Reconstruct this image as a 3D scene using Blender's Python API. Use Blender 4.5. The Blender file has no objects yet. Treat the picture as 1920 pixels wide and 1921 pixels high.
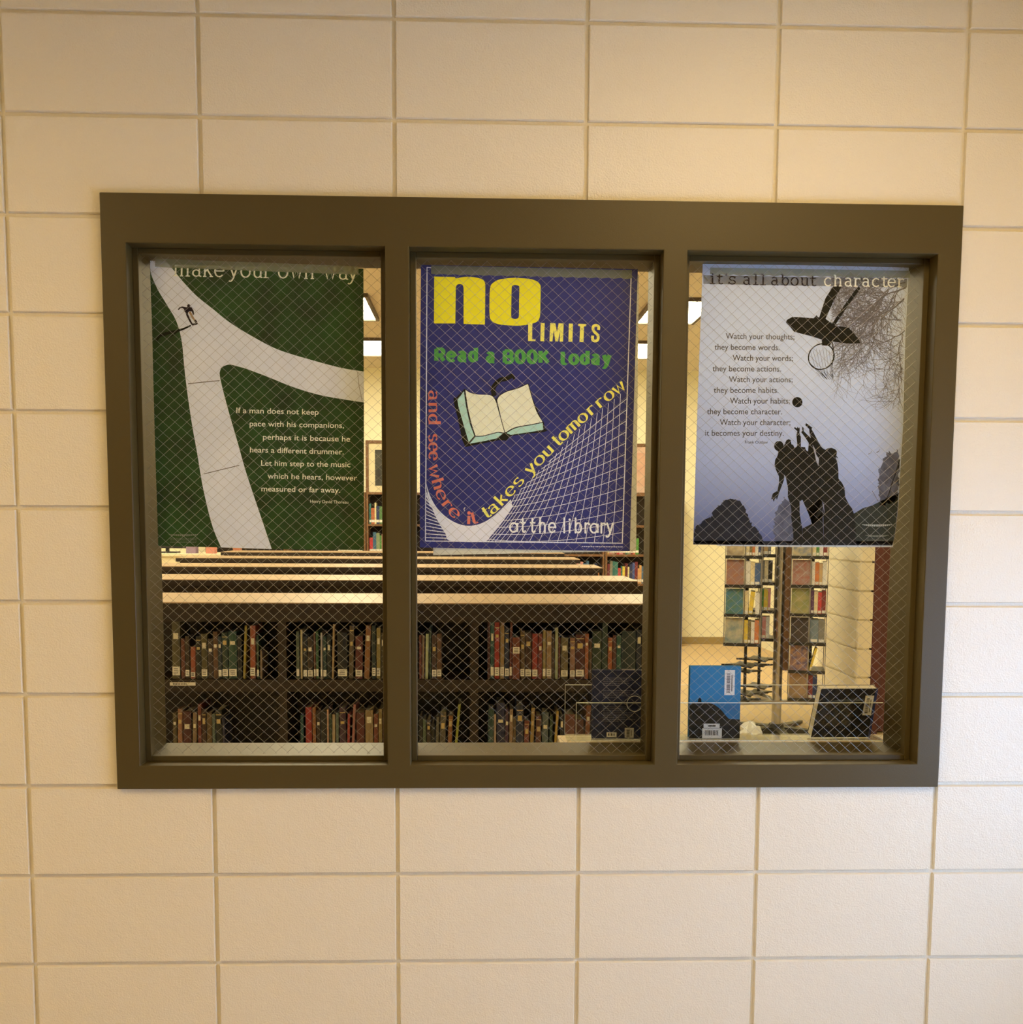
import bpy, math, random
import numpy as np
from mathutils import Vector, Matrix

# ------------------------------------------------------------------ camera, world, light, exposure
SC = bpy.context.scene
COL = SC.collection
F, PX, PY0 = 2076.0, 960.0, 1180.0            # focal length and principal point in a 1920 x 1921 frame
CAM = np.array([0.98364, -2.43081, 1.5])
YAW, PITCH, ROLL = 0.0341120, 0.0985185, 0.0054981
def basis():
    cy, sy, cp, sp = math.cos(YAW), math.sin(YAW), math.cos(PITCH), math.sin(PITCH)
    f = np.array([sy*cp, cy*cp, -sp]); r = np.array([cy, -sy, 0.0]); u = np.cross(r, f)
    c, s = math.cos(ROLL), math.sin(ROLL)
    return c*r + s*u, -s*r + c*u, f
RV, UV, FV = basis()
cam_data = bpy.data.cameras.new('camera')
cam_data.sensor_fit = 'HORIZONTAL'
cam_data.sensor_width = 36.0
cam_data.lens = 36.0*F/1920.0
cam_data.shift_x = 0.0
cam_data.shift_y = (PY0-960.5)/1920.0
cam_data.clip_start = 0.05
cam = bpy.data.objects.new('camera', cam_data); COL.objects.link(cam)
M = Matrix((( RV[0], UV[0], -FV[0], CAM[0]), (RV[1], UV[1], -FV[1], CAM[1]), (RV[2], UV[2], -FV[2], CAM[2]), (0, 0, 0, 1)))
cam.matrix_world = M
SC.camera = cam

world = bpy.data.worlds.new('daylight'); SC.world = world; world.use_nodes = True
WORLD_COLOR, WORLD_POWER = (0.39, 0.585, 1.0), 10.8
bg = world.node_tree.nodes['Background']
bg.inputs[0].default_value = (*WORLD_COLOR, 1); bg.inputs[1].default_value = WORLD_POWER

SC.view_settings.view_transform = 'Standard'
SC.view_settings.look = 'None'
SC.view_settings.gamma = 1.0
SC.view_settings.use_curve_mapping = False
SC.view_settings.exposure = 0.07
SC.cycles.transparent_max_bounces = 24
SC.cycles.max_bounces = 10
SC.cycles.diffuse_bounces = 5
SC.cycles.sample_clamp_indirect = 6.0

HALL_LAMP = ((1.0, 0.69, 0.27), 17.3)          # colour, strength of the hallway's ceiling lamps
LIB_LAMP = ((1.0, 0.88, 0.58), 26.0)            # and of the library's

# ------------------------------------------------------------------ measuring helpers (photo pixel -> point on a plane of the place)
def ray(x, y): return FV + RV*(x-PX)/F - UV*(y-PY0)/F
def on_y(x, y, Y):
    d = ray(x, y); return CAM + d*((Y-CAM[1])/d[1])
def on_z(x, y, z):
    d = ray(x, y); return CAM + d*((z-CAM[2])/d[2])

# ------------------------------------------------------------------ materials
MATS = {}
def mat(name, color, rough=0.6, metal=0.0, spec=0.5, noise=0.0, nscale=20.0, bump=0.0, bscale=80.0, color2=None, coat=0.0, stretch=None):
    if name in MATS: return MATS[name]
    if 'print' in name: spec = 0.12
    m = bpy.data.materials.new(name); m.use_nodes = True
    nt = m.node_tree; b = nt.nodes['Principled BSDF']
    b.inputs['Base Color'].default_value = (*color, 1); b.inputs['Roughness'].default_value = rough
    b.inputs['Metallic'].default_value = metal; b.inputs['Specular IOR Level'].default_value = spec
    b.inputs['Coat Weight'].default_value = coat
    if noise > 0 or color2 or bump > 0:
        tc = nt.nodes.new('ShaderNodeTexCoord'); mp = nt.nodes.new('ShaderNodeMapping')
        nt.links.new(tc.outputs['Object'], mp.inputs['Vector'])
        if stretch: mp.inputs['Scale'].default_value = stretch
    if noise > 0 or color2:
        n = nt.nodes.new('ShaderNodeTexNoise'); n.inputs['Scale'].default_value = nscale; n.inputs['Detail'].default_value = 5
        nt.links.new(mp.outputs[0], n.inputs['Vector'])
        cr = nt.nodes.new('ShaderNodeValToRGB')
        c2 = color2 or tuple(c*(1-noise) for c in color)
        cr.color_ramp.elements[0].color = (*c2, 1); cr.color_ramp.elements[1].color = (*color, 1)
        cr.color_ramp.elements[0].position = 0.35; cr.color_ramp.elements[1].position = 0.65
        nt.links.new(n.outputs['Fac'], cr.inputs[0]); nt.links.new(cr.outputs[0], b.inputs['Base Color'])
    if bump > 0:
        n2 = nt.nodes.new('ShaderNodeTexNoise'); n2.inputs['Scale'].default_value = bscale; n2.inputs['Detail'].default_value = 4
        nt.links.new(mp.outputs[0], n2.inputs['Vector'])
        bp = nt.nodes.new('ShaderNodeBump'); bp.inputs['Strength'].default_value = 1.0; bp.inputs['Distance'].default_value = bump
        nt.links.new(n2.outputs['Fac'], bp.inputs['Height']); nt.links.new(bp.outputs[0], b.inputs['Normal'])
    MATS[name] = m
    return m
def emis(name, color, strength):
    if name in MATS: return MATS[name]
    m = bpy.data.materials.new(name); m.use_nodes = True
    b = m.node_tree.nodes['Principled BSDF']
    b.inputs['Base Color'].default_value = (0.8, 0.8, 0.8, 1)
    b.inputs['Emission Color'].default_value = (*color, 1); b.inputs['Emission Strength'].default_value = strength
    MATS[name] = m; return m
def clear(name, tint, r0=0.04, rough=0.0):
    # thin clear sheet: straight transmission, mirror reflection growing towards grazing
    m = bpy.data.materials.new(name); m.use_nodes = True
    nt = m.node_tree; nt.nodes.clear()
    o = nt.nodes.new('ShaderNodeOutputMaterial'); mx = nt.nodes.new('ShaderNodeMixShader')
    t = nt.nodes.new('ShaderNodeBsdfTransparent'); t.inputs[0].default_value = (*tint, 1)
    g = nt.nodes.new('ShaderNodeBsdfGlossy'); g.inputs['Roughness'].default_value = rough
    lw = nt.nodes.new('ShaderNodeLayerWeight'); lw.inputs['Blend'].default_value = 0.5
    p = nt.nodes.new('ShaderNodeMath'); p.operation = 'POWER'; p.inputs[1].default_value = 4.0
    ma = nt.nodes.new('ShaderNodeMath'); ma.operation = 'MULTIPLY_ADD'; ma.inputs[1].default_value = 1-r0; ma.inputs[2].default_value = r0
    nt.links.new(lw.outputs['Facing'], p.inputs[0]); nt.links.new(p.outputs[0], ma.inputs[0]); nt.links.new(ma.outputs[0], mx.inputs[0])
    nt.links.new(t.outputs[0], mx.inputs[1]); nt.links.new(g.outputs[0], mx.inputs[2]); nt.links.new(mx.outputs[0], o.inputs[0])
    MATS[name] = m; return m
def sheer(name, color, alpha, rough=0.4):
    m = bpy.data.materials.new(name); m.use_nodes = True
    b = m.node_tree.nodes['Principled BSDF']
    b.inputs['Base Color'].default_value = (*color, 1); b.inputs['Alpha'].default_value = alpha; b.inputs['Roughness'].default_value = rough
    MATS[name] = m; return m

def cmu_paint(name, base):
    m = mat(name, base, rough=0.31, spec=0.5)
    nt = m.node_tree; b = nt.nodes['Principled BSDF']
    tc = nt.nodes.new('ShaderNodeTexCoord')
    n1 = nt.nodes.new('ShaderNodeTexNoise'); n1.inputs['Scale'].default_value = 260; n1.inputs['Detail'].default_value = 3
    n2 = nt.nodes.new('ShaderNodeTexNoise'); n2.inputs['Scale'].default_value = 45; n2.inputs['Detail'].default_value = 5
    v = nt.nodes.new('ShaderNodeTexVoronoi'); v.inputs['Scale'].default_value = 38; v.inputs['Randomness'].default_value = 1
    for k in (n1, n2, v): nt.links.new(tc.outputs['Object'], k.inputs['Vector'])
    lt = nt.nodes.new('ShaderNodeMath'); lt.operation = 'LESS_THAN'; lt.inputs[1].default_value = 0.06    # a few pinholes
    nt.links.new(v.outputs['Distance'], lt.inputs[0])
    a = nt.nodes.new('ShaderNodeMath'); a.operation = 'MULTIPLY_ADD'; a.inputs[1].default_value = 0.9
    nt.links.new(n1.outputs['Fac'], a.inputs[0]); nt.links.new(n2.outputs['Fac'], a.inputs[2])
    s = nt.nodes.new('ShaderNodeMath'); s.operation = 'MULTIPLY_ADD'; s.inputs[1].default_value = -1.0
    nt.links.new(lt.outputs[0], s.inputs[0]); nt.links.new(a.outputs[0], s.inputs[2])
    bp = nt.nodes.new('ShaderNodeBump'); bp.inputs['Strength'].default_value = 0.75; bp.inputs['Distance'].default_value = 0.0019
    nt.links.new(s.outputs[0], bp.inputs['Height']); nt.links.new(bp.outputs[0], b.inputs['Normal'])
    return m
def block_wall(name, base, w=0.4064, h=0.2032):
    # block joints as bump for the walls inside the library
    m = mat(name, base, rough=0.5)
    nt = m.node_tree; b = nt.nodes['Principled BSDF']
    tc = nt.nodes.new('ShaderNodeTexCoord'); sp = nt.nodes.new('ShaderNodeSeparateXYZ'); ad = nt.nodes.new('ShaderNodeMath'); cb = nt.nodes.new('ShaderNodeCombineXYZ')
    nt.links.new(tc.outputs['Object'], sp.inputs[0]); nt.links.new(sp.outputs[0], ad.inputs[0]); nt.links.new(sp.outputs[1], ad.inputs[1])
    nt.links.new(ad.outputs[0], cb.inputs[0]); nt.links.new(sp.outputs[2], cb.inputs[1])
    br = nt.nodes.new('ShaderNodeTexBrick'); br.offset = 0.0; br.inputs['Scale'].default_value = 1.0
    br.inputs['Brick Width'].default_value = w; br.inputs['Row Height'].default_value = h
    br.inputs['Mortar Size'].default_value = 0.008; br.inputs['Mortar Smooth'].default_value = 0.4
    nt.links.new(cb.outputs[0], br.inputs['Vector'])
    bp = nt.nodes.new('ShaderNodeBump'); bp.invert = True; bp.inputs['Strength'].default_value = 0.8; bp.inputs['Distance'].default_value = 0.012
    nt.links.new(br.outputs['Fac'], bp.inputs['Height']); nt.links.new(bp.outputs[0], b.inputs['Normal'])
    return m
def grid_floor(name, base, base2, size, joint):
    m = mat(name, base, rough=0.3)
    nt = m.node_tree; b = nt.nodes['Principled BSDF']
    tc = nt.nodes.new('ShaderNodeTexCoord')
    br = nt.nodes.new('ShaderNodeTexBrick'); br.offset = 0.0; br.inputs['Scale'].default_value = 1.0
    br.inputs['Brick Width'].default_value = size; br.inputs['Row Height'].default_value = size; br.inputs['Mortar Size'].default_value = 0.002
    br.inputs['Color1'].default_value = (*base, 1); br.inputs['Color2'].default_value = (*base2, 1); br.inputs['Mortar'].default_value = (*joint, 1)
    nt.links.new(tc.outputs['Object'], br.inputs['Vector']); nt.links.new(br.outputs['Color'], b.inputs['Base Color'])
    return m

M_CMU = cmu_paint('painted_block', (0.80, 0.735, 0.58))
M_BRICK = block_wall('dark_brick', (0.10, 0.06, 0.045), .2, .07)
M_HALL = block_wall('hall_block', (0.76, 0.69, 0.52))
M_LIBW = block_wall('library_block', (0.86, 0.80, 0.62))
M_LIBC = mat('library_block_course', (0.80, 0.73, 0.55), rough=0.45, bump=.0006, bscale=150)
M_LIBP = mat('library_plaster', (0.93, 0.90, 0.70), rough=0.7)
M_CEIL = mat('ceiling_tile', (0.74, 0.66, 0.52), rough=0.8, noise=0.05, nscale=60)
M_HCEIL = mat('hall_ceiling_tile', (0.75, 0.67, 0.50), rough=0.85, noise=0.05, nscale=60)
M_HFLOOR = grid_floor('hall_floor_tile', (0.74, 0.70, 0.64), (0.70, 0.66, 0.60), 0.305, (0.25, 0.2, 0.16))
M_CARPET = mat('tan_carpet', (0.62, 0.46, 0.26), rough=0.95, noise=0.12, nscale=200)
M_BASE = mat('dark_yellow_base', (0.36, 0.27, 0.11), rough=0.5)
M_FRAME = mat('brown_frame_paint', (0.076, 0.055, 0.017), rough=0.42, spec=0.32, bump=0.00015, bscale=500)
M_STEEL = mat('wire_steel', (0.36, 0.35, 0.33), rough=0.42, metal=0.7)
M_GLASS = clear('pane_glass', (0.985, 0.99, 0.984), 0.007)
M_ACRYL = clear('acrylic', (0.965, 0.975, 0.97), 0.03)
M_ACRYL_EDGE = mat('acrylic_edge', (0.85, 0.92, 0.90), rough=0.25)
M_WOODTOP = mat('bookcase_wood_lit', (0.42, 0.29, 0.18), rough=0.38, color2=(0.34, 0.225, 0.125), nscale=6, stretch=(1, 9, 9))  # bookcase wood lightened on the tops: overhead light put into the colour
M_WOOD = mat('bookcase_wood_shaded', (0.028, 0.015, 0.009), rough=0.55, color2=(0.018, 0.010, 0.006), nscale=8, stretch=(1, 1, 8))  # same wood darkened: shade of the fronts put into the colour
M_OAK = mat('brown_oak', (0.22, 0.11, 0.05), rough=0.45, color2=(0.16, 0.08, 0.035), nscale=8, stretch=(8, 1, 1))
M_MAROON = mat('maroon_door_paint', (0.10, 0.022, 0.022), rough=0.35)
M_DKMETAL = mat('dark_metal', (0.05, 0.048, 0.045), rough=0.4, metal=0.6)
M_CHROME = mat('brushed_chrome', (0.55, 0.53, 0.50), rough=0.28, metal=1.0)
M_WIREG = mat('grey_wire', (0.45, 0.43, 0.40), rough=0.35, metal=0.8)
M_PAGES = mat('page_edges', (0.72, 0.66, 0.52), rough=0.8, noise=0.15, nscale=120, stretch=(30, 1, 1))
M_WHITE = mat('white_label', (0.82, 0.80, 0.76), rough=0.6)
M_BLACKINK = mat('black_ink', (0.02, 0.02, 0.02), rough=0.5)
M_PLASTIC = mat('black_plastic', (0.02, 0.02, 0.022), rough=0.4)

# ------------------------------------------------------------------ mesh helpers
class MB:
    def __init__(s): s.v = []; s.f = []; s.mi = []; s.mats = []
    def slot(s, m):
        if m not in s.mats: s.mats.append(m)
        return s.mats.index(m)
    def poly(s, pts, m):
        i = len(s.v); s.v += [tuple(p) for p in pts]; s.f.append(tuple(range(i, i+len(pts)))); s.mi.append(s.slot(m))
    def mesh(s, vs, fs, m):
        i = len(s.v); s.v += [tuple(p) for p in vs]; k = s.slot(m)
        for q in fs: s.f.append(tuple(i+a for a in q)); s.mi.append(k)
    def box(s, a, b, m, T=None):
        x0, y0, z0 = a; x1, y1, z1 = b
        vs = [(x0,y0,z0),(x1,y0,z0),(x1,y1,z0),(x0,y1,z0),(x0,y0,z1),(x1,y0,z1),(x1,y1,z1),(x0,y1,z1)]
        if T is not None: vs = [tuple(T @ Vector(q)) for q in vs]
        s.mesh(vs, [(0,3,2,1),(4,5,6,7),(0,1,5,4),(1,2,6,5),(2,3,7,6),(3,0,4,7)], m)
    def prism(s, prof, z0, z1, m, T=None):      # outline in x,y (counter-clockwise), extruded in z
        n = len(prof)
        vs = [(x, y, z0) for x, y in prof]+[(x, y, z1) for x, y in prof]
        if T is not None: vs = [tuple(T @ Vector(q)) for q in vs]
        s.mesh(vs, [tuple(range(n-1, -1, -1)), tuple(range(n, 2*n))]+[(i, (i+1) % n, n+(i+1) % n, n+i) for i in range(n)], m)
    def cyl(s, p0, p1, r, m, n=12, r1=None):
        p0, p1 = Vector(p0), Vector(p1); d = (p1-p0).normalized(); r1 = r if r1 is None else r1
        a = d.orthogonal().normalized(); b = d.cross(a)
        vs = []
        for p, q in ((p0, r), (p1, r1)):
            vs += [tuple(p+(a*math.cos(2*math.pi*i/n)+b*math.sin(2*math.pi*i/n))*q) for i in range(n)]
        s.mesh(vs, [tuple(range(n-1, -1, -1)), tuple(range(n, 2*n))]+[(i, (i+1) % n, n+(i+1) % n, n+i) for i in range(n)], m)
    def build(s, name, parent=None, origin=(0, 0, 0), bevel=0.0, seg=2, smooth=False):
        me = bpy.data.meshes.new(name)
        ox, oy, oz = origin
        me.from_pydata([(x-ox, y-oy, z-oz) for x, y, z in s.v], [], s.f)
        for m in s.mats: me.materials.append(m)
        me.polygons.foreach_set('material_index', s.mi)
        if smooth: me.polygons.foreach_set('use_smooth', [True]*len(s.f))
        me.update()
        o = bpy.data.objects.new(name, me); COL.objects.link(o)
        if parent is not None: o.parent = parent
        else: o.location = origin
        if bevel > 0:
            bv = o.modifiers.new('edge', 'BEVEL'); bv.width = bevel; bv.segments = seg; bv.limit_method = 'ANGLE'; bv.angle_limit = 0.7
        return o
def thing(name, label, cat, loc=(0, 0, 0), rot=(0, 0, 0), group=None):
    o = bpy.data.objects.new(name, None); COL.objects.link(o); o.empty_display_size = 0.05
    o.location = tuple(loc); o.rotation_euler = rot; tag(o, label, cat, group); return o
def tag(o, label, cat, group=None):
    o['label'] = label; o['category'] = cat
    if group: o['group'] = group
    return o
def structure(o, label=None, cat=None):
    o['kind'] = 'structure'
    if label: o['label'] = label
    if cat: o['category'] = cat
    return o
def dup(root, loc, label=None, rot=None):
    r = root.copy(); COL.objects.link(r); r.location = loc
    if rot is not None: r.rotation_euler = rot
    if label: r['label'] = label
    for ch in list(root.children):
        c = ch.copy(); COL.objects.link(c); c.parent = r
        for g in ch.children:
            d = g.copy(); COL.objects.link(d); d.parent = c
    return r
ORD = 'first second third fourth fifth sixth seventh eighth ninth tenth eleventh twelfth thirteenth fourteenth fifteenth sixteenth seventeenth eighteenth nineteenth twentieth'.split()
def ordinal(i):
    tens = ['', '', 'twenty', 'thirty', 'forty']
    if i < 20: return ORD[i]
    return tens[(i+1)//10]+('-'+ORD[(i+1) % 10-1] if (i+1) % 10 else '') if (i+1) % 10 else {2: 'twentieth', 3: 'thirtieth', 4: 'fortieth'}[(i+1)//10]

# ------------------------------------------------------------------ the wall between hallway and library
BW, BH = 0.4064, 0.20407                        # block pitch
H0 = 2.5406                                     # height of one bed joint
OX0, OX1, OZ0, OZ1 = 0.222, 2.010, 0.925, 2.150   # rough opening
WX0, WX1, WTOP, WD = -2.4384, 5.28, 2.78, 0.19
FX0, FX1, FZ0, FZ1 = 0.199, 2.0325, 0.9045, 2.1762  # outline of the window frame
wb = MB()
def front_rects(x0, x1, z0, z1):
    # pieces of one block face left around the opening; flags tell which sides are real joints (left, right, bottom, top)
    if x1 <= OX0 or x0 >= OX1 or z1 <= OZ0 or z0 >= OZ1: return [(x0, x1, z0, z1, 1, 1, 1, 1)]
    out = []
    if x0 < OX0: out.append((x0, OX0, z0, z1, 1, 0, 1, 1))
    if x1 > OX1: out.append((OX1, x1, z0, z1, 0, 1, 1, 1))
    a, b = max(x0, OX0), min(x1, OX1)
    fl, fr = int(x0 >= OX0), int(x1 <= OX1)
    if z0 < OZ0: out.append((a, b, z0, OZ0, fl, fr, 1, 0))
    if z1 > OZ1: out.append((a, b, OZ1, z1, fl, fr, 0, 1))
    return out
rnd = random.Random(4)
JR, JB, JD = 0.0038, 0.0022, 0.0075             # half width of the joint, width of the tooled edge, depth
i0, i1 = int(math.floor(WX0/BW)), int(math.ceil(WX1/BW))
for j in range(-2, 13):
    zt, zb_ = H0-(j-1)*BH, H0-j*BH
    zt, zb_ = min(zt, WTOP), max(zb_, 0.0)
    if zt-zb_ < 0.02: continue
    for i in range(i0, i1):
        off = rnd.uniform(-0.0005, 0.0005)
        for (x0, x1, z0, z1, jl, jr, jb, jt) in front_rects(i*BW, (i+1)*BW, zb_, zt):
            def rect(r, y): return [(x0+r*jl, y, z0+r*jb), (x1-r*jr, y, z0+r*jb), (x1-r*jr, y, z1-r*jt), (x0+r*jl, y, z1-r*jt)]
            rings = rect(JR, JD)+rect(JR+JB*.35, JD*.35)+rect(JR+JB, off)
            fs = [(8, 9, 10, 11)]
            for q in range(4):
                r_ = (q+1) % 4
                fs += [(q, r_, 4+r_, 4+q), (4+q, 4+r_, 8+r_, 8+q)]
            wb.mesh(rings, fs, M_CMU)
# core of the wall behind the block faces
for (a, b) in (((WX0, JD, 0), (OX0, WD, WTOP)), ((OX1, JD, 0), (WX1, WD, WTOP)), ((OX0, JD, 0), (OX1, WD, OZ0)), ((OX0, JD, OZ1), (OX1, WD, WTOP))):
    wb.box(a, b, M_CMU)
wall = structure(wb.build('wall_front'), 'cream painted concrete block wall around the brown interior window', 'wall')

# ------------------------------------------------------------------ hallway shell
HZ = 2.74
RX = 2.70                                       # right end of the hallway
def slab(name, a, b, m, label=None, cat=None):
    q = MB(); q.box(a, b, m); return structure(q.build(name), label, cat)
slab('floor', (-3.4, -9.2, -0.06), (RX+0.2, 0.0, 0.0), M_HFLOOR, 'beige tile floor of the hallway', 'floor')
slab('ceiling', (-3.4, -9.2, HZ), (RX+0.2, 0.0, HZ+0.05), M_HCEIL, 'pale tile ceiling of the hallway', 'ceiling')
slab('wall_back', (-3.4, -9.2, 0), (RX+0.2, -9.05, HZ), M_BRICK, 'dark brick wall across the hallway', 'wall')
slab('wall_left', (-2.6, -9.05, 0), (-2.45, 0.0, HZ), M_HALL, 'cream block wall closing the hallway', 'wall')
# daylight doorway wall on the hallway's end
DY0, DY1, DZ0, DZ1 = -1.87, -0.38, 0.50, 1.52
q = MB()
for a, b in (((RX, -9.05, 0), (RX+.15, DY0, HZ)), ((RX, DY1, 0), (RX+.15, 0, HZ)), ((RX, DY0, DZ1), (RX+.15, DY1, HZ)), ((RX, DY0, 0), (RX+.15, DY1, DZ0))): q.box(a, b, M_HALL)
structure(q.build('wall_right'), 'cream block wall with the daylight window', 'wall')
q = MB()
for y in (DY0, (DY0+DY1)/2-.03, DY1-.06): q.box((RX+.03, y, DZ0), (RX+.10, y+.06, DZ1), M_FRAME)
for z in (DZ0, DZ1-.06): q.box((RX+.04, DY0, z), (RX+.09, DY1, z+.06), M_FRAME)
structure(q.build('window_2'), 'brown framed window letting daylight into the hallway', 'window')

# ------------------------------------------------------------------ library shell
LZ = 3.28
FY = 10.95
LX0, LX1 = -4.2, 4.42
slab('floor.001', (LX0-.2, WD, -0.06), (5.4, FY+.2, 0.0), M_CARPET, 'tan carpet of the library', 'floor')
slab('ceiling.001', (LX0-.2, WD, LZ), (5.4, FY+.2, LZ+.05), M_CEIL, 'tan tile ceiling of the library', 'ceiling')
slab('wall_far', (LX0-.2, FY, 0), (5.4, FY+.15, LZ), M_LIBP, 'cream end wall of the library', 'wall')
slab('wall_library_left', (LX0-.15, WD, 0), (LX0, FY, LZ), M_LIBP, 'cream wall of the library', 'wall')
q = MB()                                        # side wall, then the block pier with a rounded corner
q.box((LX1, 6.05, 0), (LX1+.15, FY, LZ), M_LIBP)
rr = 0.03
prof = [(3.665, 6.05)]+[(3.665+rr-rr*math.cos(t), 5.2+rr-rr*math.sin(t)) for t in [math.pi/2*k/6 for k in range(7)]]+[(3.775, 5.2), (3.775, 5.34), (4.72, 5.34), (4.72, 5.2), (5.3, 5.2), (5.3, 6.05)]
core = [(3.677, 6.05)]+[(max(x, 3.677), max(y, 5.212)) for x, y in prof[1:8]]+[(3.763, 5.212), (3.763, 5.34), (4.72, 5.34), (4.72, 5.2), (5.3, 5.2), (5.3, 6.05)]
q.prism(core, 0, 2.2, M_LIBW)
for k in range(16):
    za, zb3 = k*.2032+.007, min(LZ, (k+1)*.2032-.007)
    q.prism([(3.665, 6.05)]+prof[1:8]+[(3.775, 5.2), (3.775, 6.05)], za, zb3, M_LIBC)
q.prism([(3.677, 6.05), (3.677, 5.212), (5.3, 5.212), (5.3, 6.05)], 2.2, LZ, M_LIBW)
structure(q.build('wall_library_right'), 'cream block pier and side wall behind the book racks', 'wall')
slab('wall_library_near', (5.1, WD, 0), (5.3, 5.2, LZ), M_LIBW, 'cream block wall beside the maroon door', 'wall')
q = MB(); q.box((LX0-.2, 0.02, WTOP+.002), (5.4, WD+.002, LZ), M_LIBP); q.box((LX0-.2, 0.02, 0), (WX0-.001, WD, WTOP+.002), M_LIBP)
structure(q.build('wall_upper'), 'wall above the window wall', 'wall')
slab('baseboard_far', (LX0, FY-.015, 0), (LX1, FY, 0.085), M_BASE, 'dark yellow vinyl base along the library end wall', 'baseboard')
q = MB()
q.box((3.78, 5.21, 0), (3.84, 5.335, 2.19), M_MAROON); q.box((4.655, 5.21, 0), (4.715, 5.335, 2.19), M_MAROON); q.box((3.84, 5.21, 2.11), (4.655, 5.335, 2.19), M_MAROON)
d1 = structure(q.build('door_1', bevel=.004), 'maroon door beside the block pier in the library', 'door')
q = MB(); q.box((3.843, 5.27, 0.01), (4.652, 5.315, 2.107), M_MAROON); q.build('door_leaf', d1, bevel=.002)
q = MB(); q.cyl((4.58, 5.27, 1.0), (4.58, 5.23, 1.0), .012, M_CHROME); q.cyl((4.58, 5.235, 1.0), (4.47, 5.235, 1.0), .009, M_CHROME); q.build('door_handle', d1)

# ------------------------------------------------------------------ the three-light window
xs = [FX0, 0.2507, 0.7932, 0.8441, 1.3868, 1.4389, 1.9812, FX1]
zs = [FZ0, 0.9572, 2.0742, FZ1]
FY0, FY1 = -0.013, 0.197
fb = MB()
def frame_ring(y): return {(i, k): (xs[i], y, zs[k]) for i in range(8) for k in range(4)}
import bmesh
bm = bmesh.new()
V = {(i, k): bm.verts.new((xs[i], FY0, zs[k])) for i in range(8) for k in range(4)}
solid = [(i, k) for i in range(7) for k in range(3) if not (k == 1 and i in (1, 3, 5))]
fs = [bm.faces.new((V[i, k], V[i+1, k], V[i+1, k+1], V[i, k+1])) for i, k in solid]
ex = bmesh.ops.extrude_face_region(bm, geom=fs)
for e in ex['geom']:
    if isinstance(e, bmesh.types.BMVert): e.co.y = FY1
bmesh.ops.recalc_face_normals(bm, faces=bm.faces)
sharp = [e for e in bm.edges if len(e.link_faces) == 2 and e.calc_face_angle() > 0.5]
bmesh.ops.bevel(bm, geom=sharp, offset=0.0022, segments=3, affect='EDGES', profile=0.6)
me = bpy.data.meshes.new('window_1'); bm.to_mesh(me); bm.free(); me.materials.append(M_FRAME)
win = bpy.data.objects.new('window_1', me); COL.objects.link(win)
structure(win, 'brown steel window frame with three wired glass lights in the block wall', 'window')
SILL_Z = 0.9645
GY = 0.0575                                     # middle of the glass
PITCH_X, PITCH_Z, WR = 0.0262, 0.0238, 0.00030
for w, (xa, xb) in enumerate(((xs[1], xs[2]), (xs[3], xs[4]), (xs[5], xs[6]))):
    za, zb2 = zs[1], zs[2]
    st = MB(); s0, s1 = 0.030, GY-.0032
    sw = 0.0125
    for a, b in (((xa, s0, za), (xa+sw, s1, zb2)), ((xb-sw, s0, za), (xb, s1, zb2)), ((xa+sw, s0, zb2-sw), (xb-sw, s1, zb2)), ((xa+sw, s0, za), (xb-sw, s1, za+sw))): st.box(a, b, M_FRAME)
    st.build('glazing_stop', win, bevel=.0014)
    st = MB(); st.box((xa, GY+.0035, za-.002), (xb, FY1+.004, SILL_Z), M_FRAME); st.build('sill', win, bevel=.0012)
    gp = MB(); gp.box((xa+.001, GY-.003, za+.001), (xb-.001, GY+.003, zb2-.001), M_GLASS); pane = gp.build('pane', win)
    wm = MB()
    W_, H_ = xb-xa-.004, zb2-za-.004
    sl = PITCH_Z/PITCH_X
    n = int((W_*sl+H_)/PITCH_Z)+2
    off = [0.3, 0.62, 0.15][w]*PITCH_Z
    for sgn in (1, -1):
        for k in range(-1, n):
            c = k*PITCH_Z+off-(W_*sl if sgn > 0 else 0)   # z = c + sgn*sl*x
            pts = []
            for x in (0, W_):
                z = c+sgn*sl*x
                if 0 <= z <= H_: pts.append((x, z))
            for z in (0, H_):
                x = (z-c)/(sgn*sl)
                if 0 < x < W_: pts.append((x, z))
            if len(pts) < 2: continue
            pts.sort(); p, r_ = pts[0], pts[-1]
            if abs(p[0]-r_[0]) < .004: continue
            y = GY+sgn*WR*0.7
            wm.cyl((xa+.002+p[0], y, za+.002+p[1]), (xa+.002+r_[0], y, za+.002+r_[1]), WR, M_STEEL, n=5)
    wm.build('wire_mesh', pane)
# sill board on the library side of each light is the frame itself; its top is the lit strip below the glass

# ------------------------------------------------------------------ ceiling lamps
M_HLAMP = emis('hall_lamp', *HALL_LAMP)
M_LLAMP = emis('library_lamp', *LIB_LAMP)
M_LFRAME = mat('lamp_frame', (0.10, 0.07, 0.05), rough=0.5)
def lamp(loc, w, l, m, label, group, fm):
    t = thing('ceiling_light', label, 'ceiling light', loc, group=group)
    q = MB(); e = .028
    for a, b in (((-w/2-e, -l/2-e, -.03), (-w/2, l/2+e, 0)), ((w/2, -l/2-e, -.03), (w/2+e, l/2+e, 0)), ((-w/2, -l/2-e, -.03), (w/2, -l/2, 0)), ((-w/2, l/2, -.03), (w/2, l/2+e, 0))): q.box(a, b, fm)
    q.build('lamp_frame', t)
    q = MB(); q.box((-w/2, -l/2, -.018), (w/2, l/2, -.010), m); q.build('diffuser', t)
    return t
l0 = lamp((1.72, -1.42, HZ), 0.40, 1.15, M_HLAMP, 'warm hallway ceiling light in front of the window wall', 'hallway ceiling lights', M_WHITE)
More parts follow.
